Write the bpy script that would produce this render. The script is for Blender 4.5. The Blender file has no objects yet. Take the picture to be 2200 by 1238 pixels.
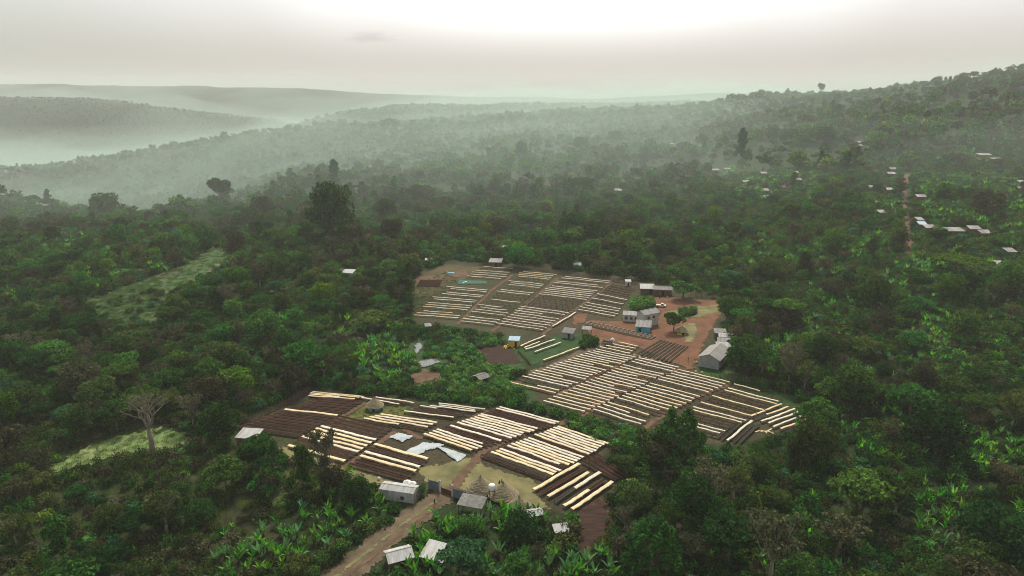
import bpy, math, random
import numpy as np
from mathutils import Vector, Matrix

# ------------------------------------------------------------------ camera
CAM_H = 90.0
PITCH = math.radians(15.57)
FOC = 1486.0                      # focal length in pixels of a 2200 px wide frame
S = bpy.context.scene
C = S.collection
cam_data = bpy.data.cameras.new('camera')
cam_data.sensor_width = 36.0
cam_data.lens = 36.0 * FOC / 2200.0
cam_data.clip_start = 1.0
cam_data.clip_end = 40000.0
cam = bpy.data.objects.new('camera', cam_data)
cam.location = (0, 0, CAM_H)
cam.rotation_euler = (math.radians(90) - PITCH, 0, 0)
C.objects.link(cam)
S.camera = cam

# ------------------------------------------------------------------ sky, sun, exposure
SUN_EL, SUN_AZ = math.radians(50), math.radians(5)      # azimuth measured from +Y towards +X
sun_dir = Vector((math.sin(SUN_AZ) * math.cos(SUN_EL), math.cos(SUN_AZ) * math.cos(SUN_EL), math.sin(SUN_EL)))
world = bpy.data.worlds.new('World')
S.world = world
world.use_nodes = True
nt = world.node_tree
nt.nodes.clear()
N = nt.nodes.new
L = nt.links.new
out = N('ShaderNodeOutputWorld')
tc = N('ShaderNodeTexCoord')
sep = N('ShaderNodeSeparateXYZ'); L(tc.outputs['Generated'], sep.inputs[0])
ramp = N('ShaderNodeValToRGB'); L(sep.outputs['Z'], ramp.inputs[0])
cr = ramp.color_ramp
cr.interpolation = 'EASE'
cr.elements[0].position = 0.0; cr.elements[0].color = (0.50, 0.465, 0.42, 1)
cr.elements[1].position = 1.0; cr.elements[1].color = (0.50, 0.52, 0.53, 1)
e = cr.elements.new(0.035); e.color = (0.60, 0.545, 0.505, 1)
e = cr.elements.new(0.13); e.color = (0.84, 0.82, 0.80, 1)
e = cr.elements.new(0.5); e.color = (0.62, 0.62, 0.62, 1)
# broad veil of light round the hidden sun, low over the ridge
glow_dir = Vector((math.sin(math.radians(4.5)) * math.cos(math.radians(15)), math.cos(math.radians(4.5)) * math.cos(math.radians(15)), math.sin(math.radians(15))))
dot = N('ShaderNodeVectorMath'); dot.operation = 'DOT_PRODUCT'; L(tc.outputs['Generated'], dot.inputs[0]); dot.inputs[1].default_value = glow_dir
gr = N('ShaderNodeValToRGB'); L(dot.outputs['Value'], gr.inputs[0])
g = gr.color_ramp; g.interpolation = 'EASE'
g.elements[0].position = 0.78; g.elements[0].color = (0, 0, 0, 1)
g.elements[1].position = 1.0; g.elements[1].color = (1, 1, 1, 1)
e = g.elements.new(0.90); e.color = (0.16, 0.16, 0.16, 1)
e = g.elements.new(0.95); e.color = (0.45, 0.45, 0.45, 1)
e = g.elements.new(0.99); e.color = (0.85, 0.85, 0.85, 1)
# the glow is swallowed by the thick air near the horizon
low = N('ShaderNodeMapRange'); low.interpolation_type = 'SMOOTHSTEP'; L(sep.outputs['Z'], low.inputs[0])
low.inputs[1].default_value = 0.015; low.inputs[2].default_value = 0.15
gm = N('ShaderNodeMath'); gm.operation = 'MULTIPLY'; L(gr.outputs[0], gm.inputs[0]); L(low.outputs[0], gm.inputs[1])
addg = N('ShaderNodeVectorMath'); addg.operation = 'MULTIPLY_ADD'
comb = N('ShaderNodeCombineXYZ')
for i in range(3): L(gm.outputs[0], comb.inputs[i])
L(comb.outputs[0], addg.inputs[0]); addg.inputs[1].default_value = (0.85, 0.88, 0.90); L(ramp.outputs[0], addg.inputs[2])
# greener, dimmer air towards the left
side = N('ShaderNodeMapRange'); side.interpolation_type = 'SMOOTHSTEP'; L(sep.outputs['X'], side.inputs[0])
side.inputs[1].default_value = -0.15; side.inputs[2].default_value = -0.75
tint = N('ShaderNodeMix'); tint.data_type = 'RGBA'; tint.blend_type = 'MULTIPLY'; L(side.outputs[0], tint.inputs[0])
L(addg.outputs[0], tint.inputs[6]); tint.inputs[7].default_value = (0.83, 0.90, 0.865, 1)
# faint wisp of grey cloud
wv = N('ShaderNodeVectorMath'); wv.operation = 'SUBTRACT'; L(tc.outputs['Generated'], wv.inputs[0])
def px_dir(px, py):
    x = (px - 1100) / FOC; y = (619 - py) / FOC
    v = Vector((x, math.cos(PITCH) + y * math.sin(PITCH), -math.sin(PITCH) + y * math.cos(PITCH)))
    return v.normalized()
wv.inputs[1].default_value = px_dir(795, 80)
ws = N('ShaderNodeVectorMath'); ws.operation = 'MULTIPLY'; L(wv.outputs[0], ws.inputs[0]); ws.inputs[1].default_value = (26, 26, 130)
wn = N('ShaderNodeTexNoise'); wn.inputs['Scale'].default_value = 1.1; wn.inputs['Detail'].default_value = 5; L(ws.outputs[0], wn.inputs['Vector'])
wl = N('ShaderNodeVectorMath'); wl.operation = 'LENGTH'; L(ws.outputs[0], wl.inputs[0])
wa = N('ShaderNodeMath'); wa.operation = 'SUBTRACT'; L(wn.outputs[0], wa.inputs[0])
wb = N('ShaderNodeMath'); wb.operation = 'MULTIPLY'; L(wl.outputs['Value'], wb.inputs[0]); wb.inputs[1].default_value = 0.42
L(wb.outputs[0], wa.inputs[1])
wr = N('ShaderNodeMapRange'); L(wa.outputs[0], wr.inputs[0]); wr.inputs[1].default_value = 0.08; wr.inputs[2].default_value = 0.4; wr.inputs[4].default_value = 0.5
wisp = N('ShaderNodeMix'); wisp.data_type = 'RGBA'; L(wr.outputs[0], wisp.inputs[0]); L(tint.outputs[2], wisp.inputs[6]); wisp.inputs[7].default_value = (0.50, 0.50, 0.48, 1)
bg1 = N('ShaderNodeBackground'); L(wisp.outputs[2], bg1.inputs[0]); bg1.inputs[1].default_value = 0.67
sky = N('ShaderNodeTexSky'); sky.sky_type = 'NISHITA'; sky.sun_disc = False
sky.sun_elevation = SUN_EL; sky.sun_rotation = SUN_AZ; sky.dust_density = 8.0; sky.air_density = 1.0
bg2 = N('ShaderNodeBackground'); L(sky.outputs[0], bg2.inputs[0]); bg2.inputs[1].default_value = 0.008
add = N('ShaderNodeAddShader'); L(bg1.outputs[0], add.inputs[0]); L(bg2.outputs[0], add.inputs[1])
L(add.outputs[0], out.inputs[0])

sd = bpy.data.lights.new('sun', 'SUN'); sd.energy = 3.3; sd.angle = math.radians(12); sd.color = (1.0, 0.93, 0.80)
sun = bpy.data.objects.new('sun', sd); C.objects.link(sun)
sun.rotation_euler = (-sun_dir).to_track_quat('-Z', 'Y').to_euler()
sun.location = (0, 0, 400)
S.view_settings.view_transform = 'Standard'
S.view_settings.look = 'None'
S.view_settings.exposure = 0.5
S.view_settings.gamma = 1.0
S.view_settings.use_curve_mapping = False
S.cycles.max_bounces = 7
S.cycles.diffuse_bounces = 2
S.cycles.transmission_bounces = 3
S.cycles.volume_bounces = 4
S.cycles.use_denoising = True
S.cycles.filter_width = 1.0
S.cycles.caustics_reflective = False
S.cycles.caustics_refractive = False

HAZE_D = 0.00012
MIST_D = 0.0011
rnd = random.Random(7)
R = np.random.default_rng(11)

# ------------------------------------------------------------------ terrain as a height function
def zpy(Y, py, canopy=0.0):
    return CAM_H - Y * math.tan(PITCH + math.atan((py - 619) / FOC)) - canopy
def col(*pts):
    r = []
    for Y, v in pts:
        if isinstance(v, str): r.append((Y, float(v)))
        else: r.append((Y, zpy(Y, v, 8.0 if 560 < Y < 3000 else 0.0)))
    return r
COLS = [
 (-1.10, col((30,'0'),(350,'-6'),(500,500),(620,455),(750,392),(1000,'-120'),(1300,440),(1700,365),(2100,'-160'),(2400,'-110'),(2800,190),(3300,'0'),(4300,172),(5200,'0'),(7000,'-100'))),
 (-0.713, col((30,'0'),(350,'-5'),(500,500),(620,468),(750,404),(1000,'-110'),(1300,430),(1700,356),(2100,'-160'),(2400,'-110'),(2800,197),(3300,'0'),(4300,176),(5200,'0'),(7000,'-100'))),
 (-0.60, col((30,'0'),(350,'-3'),(500,498),(620,468),(720,452),(960,'-95'),(1300,422),(1700,334),(2100,'-155'),(2450,'-110'),(2850,200),(3300,'0'),(4300,177),(5200,'0'),(7000,'-100'))),
 (-0.519, col((30,'0'),(350,'-2'),(550,482),(700,450),(900,'-75'),(1150,'-90'),(1300,415),(1700,312),(2100,'-150'),(2500,'-130'),(2900,211),(3400,'0'),(4300,179),(5200,'0'),(7000,'-100'))),
 (-0.42, col((30,'0'),(380,'0'),(600,452),(740,424),(920,'-60'),(1250,388),(1700,285),(2050,'-130'),(2500,'-140'),(2950,240),(3400,'-30'),(4300,181),(5200,'0'),(7000,'-100'))),
 (-0.324, col((30,'0'),(400,'0'),(600,432),(750,394),(950,378),(1200,358),(1700,271),(1900,'-40'),(2250,263),(2600,'-140'),(3000,255),(3400,'-60'),(4300,183),(5200,'0'),(7000,'-100'))),
 (-0.24, col((30,'0'),(400,'0'),(600,430),(780,388),(1050,350),(1300,330),(1700,262),(1900,'-20'),(2300,228),(2700,'-100'),(3400,'-80'),(4300,189),(5200,'0'),(7000,'-100'))),
 (-0.162, col((30,'0'),(400,'0'),(600,430),(800,385),(1100,337),(1400,300),(1700,257),(1950,'-5'),(2400,214),(2800,'-20'),(3400,'-40'),(4400,200),(5200,'0'),(7000,'-60'))),
 (0.0, col((30,'0'),(420,'0'),(600,425),(850,360),(1200,300),(1600,255),(1900,238),(2150,'18'),(2600,214),(3000,'20'),(3400,'20'),(4600,206),(5200,'40'),(7000,'0'))),
 (0.175, col((30,'0'),(400,'0'),(560,440),(800,362),(1100,302),(1450,254),(1750,233),(2000,'40'),(2600,218),(3000,'30'),(3600,208),(5200,'40'),(7000,'0'))),
 (0.26, col((30,'0'),(390,'1'),(540,440),(760,360),(1050,295),(1350,245),(1650,221),(1900,'45'),(2600,214),(3000,'40'),(3600,197),(5200,'40'),(7000,'0'))),
 (0.324, col((30,'0'),(380,'2'),(500,455),(700,362),(950,292),(1250,238),(1550,203),(1900,'50'),(2600,'50'),(3600,198),(5200,'40'),(7000,'0'))),
 (0.486, col((30,'0'),(300,'2'),(400,527),(550,405),(750,313),(1000,236),(1300,184),(1700,'80'),(2600,'50'),(5200,'40'),(7000,'0'))),
 (0.60, col((30,'0'),(260,'4'),(360,530),(500,415),(680,325),(880,232),(1150,163),(1500,'100'),(2600,'50'),(5200,'40'),(7000,'0'))),
 (0.713, col((30,'0'),(250,'7'),(350,530),(450,445),(600,348),(800,232),(1050,139),(1400,'120'),(2600,'60'),(5200,'40'),(7000,'0'))),
 (1.10, col((30,'2'),(250,'12'),(350,520),(450,430),(600,330),(800,210),(1050,105),(1400,'130'),(2600,'60'),(5200,'40'),(7000,'0'))),
]
LY0, LY1 = math.log(30.0), math.log(7000.0)
NA, NL = 440, 620
tab_a = np.linspace(-1.1, 1.1, NA)
tab_l = np.linspace(LY0, LY1, NL)
prof = np.array([np.interp(np.exp(tab_l), [p[0] for p in c[1]], [p[1] for p in c[1]]) for c in COLS])
ca = np.array([c[0] for c in COLS])
TAB = np.stack([np.interp(tab_a, ca, prof[:, j]) for j in range(NL)], axis=1)
def smooth(T, n, ax):
    k = np.hanning(n + 2)[1:-1]; k /= k.sum()
    pad = [(0, 0), (0, 0)]; pad[ax] = (n // 2, n // 2)
    P_ = np.pad(T, pad, mode='edge')
    o = np.zeros_like(T)
    for i in range(n):
        o += k[i] * (P_[i:i + T.shape[0], :] if ax == 0 else P_[:, i:i + T.shape[1]])
    return o
TAB = smooth(smooth(TAB, 33, 0), 13, 1)
def ss(e0, e1, x):
    t = np.clip((x - e0) / (e1 - e0), 0, 1); return t * t * (3 - 2 * t)
def vnoise(x, y, seed=0):
    xi = np.floor(x).astype(np.int64); yi = np.floor(y).astype(np.int64)
    xf = x - xi; yf = y - yi
    def h(a, b):
        n = (a * 374761393 + b * 668265263 + seed * 1274126177) & 0xffffffff
        n = ((n ^ (n >> 13)) * 1274126177) & 0xffffffff
        return ((n ^ (n >> 16)) & 0xffff) / 65535.0
    u = xf * xf * (3 - 2 * xf); v = yf * yf * (3 - 2 * yf)
    return (h(xi, yi) * (1 - u) + h(xi + 1, yi) * u) * (1 - v) + (h(xi, yi + 1) * (1 - u) + h(xi + 1, yi + 1) * u) * v
def fbm(x, y, seed=0, o=4):
    s = 0; a = 0.5
    for i in range(o):
        s = s + a * vnoise(x, y, seed + i); x = x * 2.03; y = y * 2.03; a *= 0.5
    return s
def ground_z(X, Y):
    X = np.asarray(X, float); Y = np.asarray(Y, float)
    Yc = np.clip(Y, 30.0, 6999.0)
    a = np.clip(X / Yc, -1.0999, 1.0999)
    u = (a + 1.1) / 2.2 * (NA - 1); v = (np.log(Yc) - LY0) / (LY1 - LY0) * (NL - 1)
    i = np.clip(u.astype(int), 0, NA - 2); j = np.clip(v.astype(int), 0, NL - 2); fu = u - i; fv = v - j
    z = (TAB[i, j] * (1 - fu) + TAB[i + 1, j] * fu) * (1 - fv) + (TAB[i, j + 1] * (1 - fu) + TAB[i + 1, j + 1] * fu) * fv
    far = ss(420, 1500, Yc)
    z = z + far * (fbm(X / 210.0, Y / 210.0, 3, 4) - 0.47) * 20
    wild = ss(330, 480, Yc)
    wild = np.maximum(wild, ss(60, 140, np.abs(X + 0.0) - 110) * ss(100, 160, Yc))
    z = z + wild * (fbm(X / 38.0, Y / 38.0, 9, 3) - 0.44) * 5.0
    z = z + (fbm(X / 17.0, Y / 17.0, 5, 2) - 0.37) * 0.5
    return z
def P(px, py, dz=0.0):
    """ground point seen at that spot of the photograph"""
    d = px_dir(px, py)
    ts = np.geomspace(60, 6500, 900)
    X = d.x * ts; Y = d.y * ts; Z = CAM_H + d.z * ts
    below = Z < ground_z(X, Y)
    k = int(np.argmax(below)) if below.any() else len(ts) - 1
    t0, t1 = ts[max(k - 1, 0)], ts[k]
    for _ in range(22):
        tm = 0.5 * (t0 + t1)
        if CAM_H + d.z * tm < float(ground_z(d.x * tm, d.y * tm)): t1 = tm
        else: t0 = tm
    return Vector((d.x * t1, d.y * t1, CAM_H + d.z * t1 + dz))
def to_px(X, Y, Z):
    X = np.asarray(X, float); Y = np.asarray(Y, float); h = np.asarray(Z, float) - CAM_H
    d = Y * math.cos(PITCH) - h * math.sin(PITCH)
    return 1100 + FOC * X / d, 619 - FOC * (Y * math.sin(PITCH) + h * math.cos(PITCH)) / d
def inpoly(px, py, poly):
    px = np.asarray(px, float); py = np.asarray(py, float)
    r = np.zeros(px.shape, bool); n = len(poly)
    for i in range(n):
        x0, y0 = poly[i]; x1, y1 = poly[(i + 1) % n]
        if y0 == y1: continue
        c = ((y0 > py) != (y1 > py)) & (px < (x1 - x0) * (py - y0) / (y1 - y0) + x0)
        r ^= c
    return r
def wpoly(poly): return [tuple(P(x, y)[:2]) for x, y in poly]

# ------------------------------------------------------------------ object helpers
def tag(o, label=None, cat=None, group=None, kind=None):
    if label: o['label'] = label
    if cat: o['category'] = cat
    if group: o['group'] = group
    if kind: o['kind'] = kind
    return o
def thing(name, label, cat, loc, rz=0.0, group=None, scale=1.0):
    o = bpy.data.objects.new(name, None); C.objects.link(o)
    o.location = loc; o.rotation_euler = (0, 0, rz); o.empty_display_size = 0.5
    o.scale = (scale,) * 3
    return tag(o, label, cat, group)
def np_mesh(name, V, F, mat, smooth_=False):
    """V (n,3), F (m,k) equal sized faces or list of such"""
    me = bpy.data.meshes.new(name)
    V = np.asarray(V, np.float32)
    Fs = F if isinstance(F, list) else [F]
    Fs = [np.asarray(f, np.int32) for f in Fs if len(f)]
    idx = np.concatenate([f.ravel() for f in Fs])
    tot = np.concatenate([np.full(len(f), f.shape[1], np.int32) for f in Fs])
    start = np.concatenate([[0], np.cumsum(tot)[:-1]]).astype(np.int32)
    me.vertices.add(len(V)); me.vertices.foreach_set('co', V.ravel())
    me.loops.add(len(idx)); me.loops.foreach_set('vertex_index', idx)
    me.polygons.add(len(tot)); me.polygons.foreach_set('loop_start', start); me.polygons.foreach_set('loop_total', tot)
    if smooth_: me.polygons.foreach_set('use_smooth', np.ones(len(tot), bool))
    me.update(calc_edges=True)
    if mat: me.materials.append(mat)
    return me
def link(name, me, parent=None, loc=None, rz=0.0):
    o = bpy.data.objects.new(name, me); C.objects.link(o)
    if parent: o.parent = parent
    if loc is not None: o.location = loc
    if rz: o.rotation_euler = (0, 0, rz)
    return o
class MB:
    """collects simple solids into one mesh"""
    def __init__(s): s.v = []; s.f = []
    def add(s, vs, fs):
        b = len(s.v); s.v += [tuple(v) for v in vs]; s.f += [tuple(b + i for i in f) for f in fs]; return s
    def box(s, x0, x1, y0, y1, z0, z1):
        return s.add([(x0,y0,z0),(x1,y0,z0),(x1,y1,z0),(x0,y1,z0),(x0,y0,z1),(x1,y0,z1),(x1,y1,z1),(x0,y1,z1)],
                     [(3,2,1,0),(4,5,6,7),(0,1,5,4),(1,2,6,5),(2,3,7,6),(3,0,4,7)])
    def bar(s, a, b, w, h):
        a = Vector(a); b = Vector(b); d = (b - a).normalized()
        u = d.cross(Vector((0, 0, 1)));
        if u.length < 1e-3: u = Vector((1, 0, 0))
        u.normalize(); v = u.cross(d).normalized()
        vs = [p + u * (i * w / 2) + v * (j * h / 2) for p in (a, b) for i, j in ((-1,-1),(1,-1),(1,1),(-1,1))]
        return s.add(vs, [(0,1,2,3),(7,6,5,4),(0,4,5,1),(1,5,6,2),(2,6,7,3),(3,7,4,0)])
    def slab(s, quad, t):
        """quad: four corners of the top, thickness t straight down"""
        q = [Vector(p) for p in quad]; lo = [p - Vector((0, 0, t)) for p in q]
        return s.add(q + lo, [(0,1,2,3),(7,6,5,4),(0,4,5,1),(1,5,6,2),(2,6,7,3),(3,7,4,0)])
    def tube(s, pts, rads, n=6):
        b0 = len(s.v); pts = [Vector(p) for p in pts]
        for i, p in enumerate(pts):
            d = (pts[min(i + 1, len(pts) - 1)] - pts[max(i - 1, 0)]).normalized()
            u = d.cross(Vector((0.13, 0.97, 0.2))).normalized(); v = d.cross(u)
            for k in range(n):
                t = 2 * math.pi * k / n
                s.v.append(tuple(p + (u * math.cos(t) + v * math.sin(t)) * rads[i]))
        for i in range(len(pts) - 1):
            for k in range(n):
                a = b0 + i * n + k; b = b0 + i * n + (k + 1) % n
                s.f.append((a, b, b + n, a + n))
        s.f.append(tuple(b0 + (len(pts) - 1) * n + k for k in range(n)))
        return s
    def lathe(s, prof, n=20, cap=True):
        b0 = len(s.v)
        for r, z in prof:
            for k in range(n):
                t = 2 * math.pi * k / n; s.v.append((r * math.cos(t), r * math.sin(t), z))
        for i in range(len(prof) - 1):
            for k in range(n):
                a = b0 + i * n + k; b = b0 + i * n + (k + 1) % n
                s.f.append((a, b, b + n, a + n))
        if cap:
            s.f.append(tuple(b0 + (len(prof) - 1) * n + k for k in range(n)))
        return s
    def mesh(s, name, mat, smooth_=False):
        me = bpy.data.meshes.new(name); me.from_pydata(s.v, [], s.f); me.update()
        if smooth_: me.polygons.foreach_set('use_smooth', np.ones(len(me.polygons), bool))
        if mat: me.materials.append(mat)
        return me
    def build(s, name, mat, parent=None, smooth_=False):
        return link(name, s.mesh(name, mat, smooth_), parent)

# ------------------------------------------------------------------ materials
def mat_base(name):
    m = bpy.data.materials.new(name); m.use_nodes = True
    t = m.node_tree; t.nodes.clear()
    o = t.nodes.new('ShaderNodeOutputMaterial')
    return m, t, o
def simple(name, c1, c2=None, scale=1.0, rough=0.8, bump=0.0, detail=4, stretch=None, spec=0.12, jitter=0.0, metal=0.0, lo=0.35, hi=0.65):
    """two tones broken up by noise, plus relief"""
    m, t, o = mat_base(name)
    b = t.nodes.new('ShaderNodeBsdfPrincipled'); t.links.new(b.outputs[0], o.inputs[0])
    b.inputs['Roughness'].default_value = rough
    b.inputs['Specular IOR Level'].default_value = spec
    b.inputs['Metallic'].default_value = metal
    tc_ = t.nodes.new('ShaderNodeTexCoord')
    mp = t.nodes.new('ShaderNodeMapping'); t.links.new(tc_.outputs['Object'], mp.inputs[0])
    if stretch: mp.inputs['Scale'].default_value = stretch
    n = t.nodes.new('ShaderNodeTexNoise'); n.inputs['Scale'].default_value = scale; n.inputs['Detail'].default_value = detail
    n.inputs['Roughness'].default_value = 0.65
    t.links.new(mp.outputs[0], n.inputs['Vector'])
    mr = t.nodes.new('ShaderNodeMapRange'); t.links.new(n.outputs[0], mr.inputs[0]); mr.inputs[1].default_value = lo; mr.inputs[2].default_value = hi
    mx = t.nodes.new('ShaderNodeMix'); mx.data_type = 'RGBA'; t.links.new(mr.outputs[0], mx.inputs[0])
    c2 = c2 or tuple(x * 0.7 for x in c1)
    mx.inputs[6].default_value = (*c1, 1); mx.inputs[7].default_value = (*c2, 1)
    last = mx.outputs[2]
    if jitter:
        oi = t.nodes.new('ShaderNodeObjectInfo')
        hs = t.nodes.new('ShaderNodeHueSaturation')
        m1 = t.nodes.new('ShaderNodeMapRange'); t.links.new(oi.outputs['Random'], m1.inputs[0]); m1.inputs[3].default_value = 1 - jitter; m1.inputs[4].default_value = 1 + jitter
        t.links.new(m1.outputs[0], hs.inputs['Value']); t.links.new(last, hs.inputs['Color']); last = hs.outputs[0]
    t.links.new(last, b.inputs['Base Color'])
    if bump:
        bp = t.nodes.new('ShaderNodeBump'); bp.inputs['Strength'].default_value = min(1.0, bump); bp.inputs['Distance'].default_value = 0.1
        t.links.new(n.outputs[0], bp.inputs['Height']); t.links.new(bp.outputs[0], b.inputs['Normal'])
    return m
def leafmat(name, c, c_tip=None, trans=0.35, jit=0.35, rough=0.6, hue=0.03):
    """leaf: diffuse + translucent, tone varies from plant to plant and clump to clump"""
    m, t, o = mat_base(name)
    oi = t.nodes.new('ShaderNodeObjectInfo')
    tc_ = t.nodes.new('ShaderNodeTexCoord')
    n = t.nodes.new('ShaderNodeTexNoise'); n.inputs['Scale'].default_value = 0.45; n.inputs['Detail'].default_value = 3
    t.links.new(tc_.outputs['Object'], n.inputs['Vector'])
    mr0 = t.nodes.new('ShaderNodeMapRange'); t.links.new(n.outputs[0], mr0.inputs[0]); mr0.inputs[1].default_value = 0.35; mr0.inputs[2].default_value = 0.68
    mx = t.nodes.new('ShaderNodeMix'); mx.data_type = 'RGBA'; t.links.new(mr0.outputs[0], mx.inputs[0])
    c_tip = c_tip or tuple(min(1, x * 1.7) for x in c)
    mx.inputs[6].default_value = (*c, 1); mx.inputs[7].default_value = (*c_tip, 1)
    geo = t.nodes.new('ShaderNodeNewGeometry')
    hv = t.nodes.new('ShaderNodeHueSaturation'); t.links.new(mx.outputs[2], hv.inputs['Color'])
    mi = t.nodes.new('ShaderNodeMapRange'); t.links.new(geo.outputs['Random Per Island'], mi.inputs[0]); mi.inputs[3].default_value = 0.3; mi.inputs[4].default_value = 1.8
    t.links.new(mi.outputs[0], hv.inputs['Value'])
    hs = t.nodes.new('ShaderNodeHueSaturation'); t.links.new(hv.outputs[0], hs.inputs['Color'])
    m1 = t.nodes.new('ShaderNodeMapRange'); t.links.new(oi.outputs['Random'], m1.inputs[0]); m1.inputs[3].default_value = 1 - jit; m1.inputs[4].default_value = 1 + jit * 1.3
    t.links.new(m1.outputs[0], hs.inputs['Value'])
    wn_ = t.nodes.new('ShaderNodeTexWhiteNoise'); wn_.noise_dimensions = '1D'; t.links.new(oi.outputs['Random'], wn_.inputs['W'])
    m2 = t.nodes.new('ShaderNodeMapRange'); t.links.new(wn_.outputs['Value'], m2.inputs[0]); m2.inputs[3].default_value = 0.5 - hue; m2.inputs[4].default_value = 0.5 + hue
    t.links.new(m2.outputs[0], hs.inputs['Hue'])
    d = t.nodes.new('ShaderNodeBsdfDiffuse'); t.links.new(hs.outputs[0], d.inputs[0])
    tr = t.nodes.new('ShaderNodeBsdfTranslucent')
    h2 = t.nodes.new('ShaderNodeHueSaturation'); h2.inputs['Hue'].default_value = 0.485; h2.inputs['Value'].default_value = 1.5; h2.inputs['Saturation'].default_value = 1.1
    t.links.new(hs.outputs[0], h2.inputs['Color']); t.links.new(h2.outputs[0], tr.inputs[0])
    ms = t.nodes.new('ShaderNodeMixShader'); ms.inputs[0].default_value = trans
    t.links.new(d.outputs[0], ms.inputs[1]); t.links.new(tr.outputs[0], ms.inputs[2])
    t.links.new(ms.outputs[0], o.inputs[0])
    return m
LEAF = {
 'dark':   leafmat('leaves_dark', (0.014, 0.040, 0.011), (0.034, 0.082, 0.018)),
 'green':  leafmat('leaves_green', (0.026, 0.078, 0.017), (0.060, 0.155, 0.030)),
 'lime':   leafmat('leaves_lime', (0.042, 0.105, 0.012), (0.088, 0.175, 0.020)),
 'olive':  leafmat('leaves_olive', (0.034, 0.058, 0.015), (0.072, 0.105, 0.027)),
 'brown':  leafmat('leaves_brown', (0.044, 0.047, 0.023), (0.080, 0.082, 0.040), trans=0.2),
 'teal':   leafmat('leaves_teal', (0.024, 0.082, 0.036), (0.060, 0.150, 0.066)),
 'grey':   leafmat('leaves_grey', (0.062, 0.064, 0.036), (0.11, 0.105, 0.062), trans=0.2),
 'enset':  leafmat('leaves_enset', (0.042, 0.160, 0.018), (0.120, 0.310, 0.042), trans=0.4, jit=0.4),
 'ensetp': leafmat('leaves_enset_pale', (0.060, 0.160, 0.055), (0.13, 0.27, 0.10), trans=0.3, jit=0.35),
 'grass':  leafmat('blades_grass', (0.050, 0.100, 0.020), (0.10, 0.150, 0.038), trans=0.3),
 'fresh':  leafmat('leaves_fresh', (0.055, 0.150, 0.036), (0.12, 0.250, 0.065), trans=0.35),
}
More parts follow.
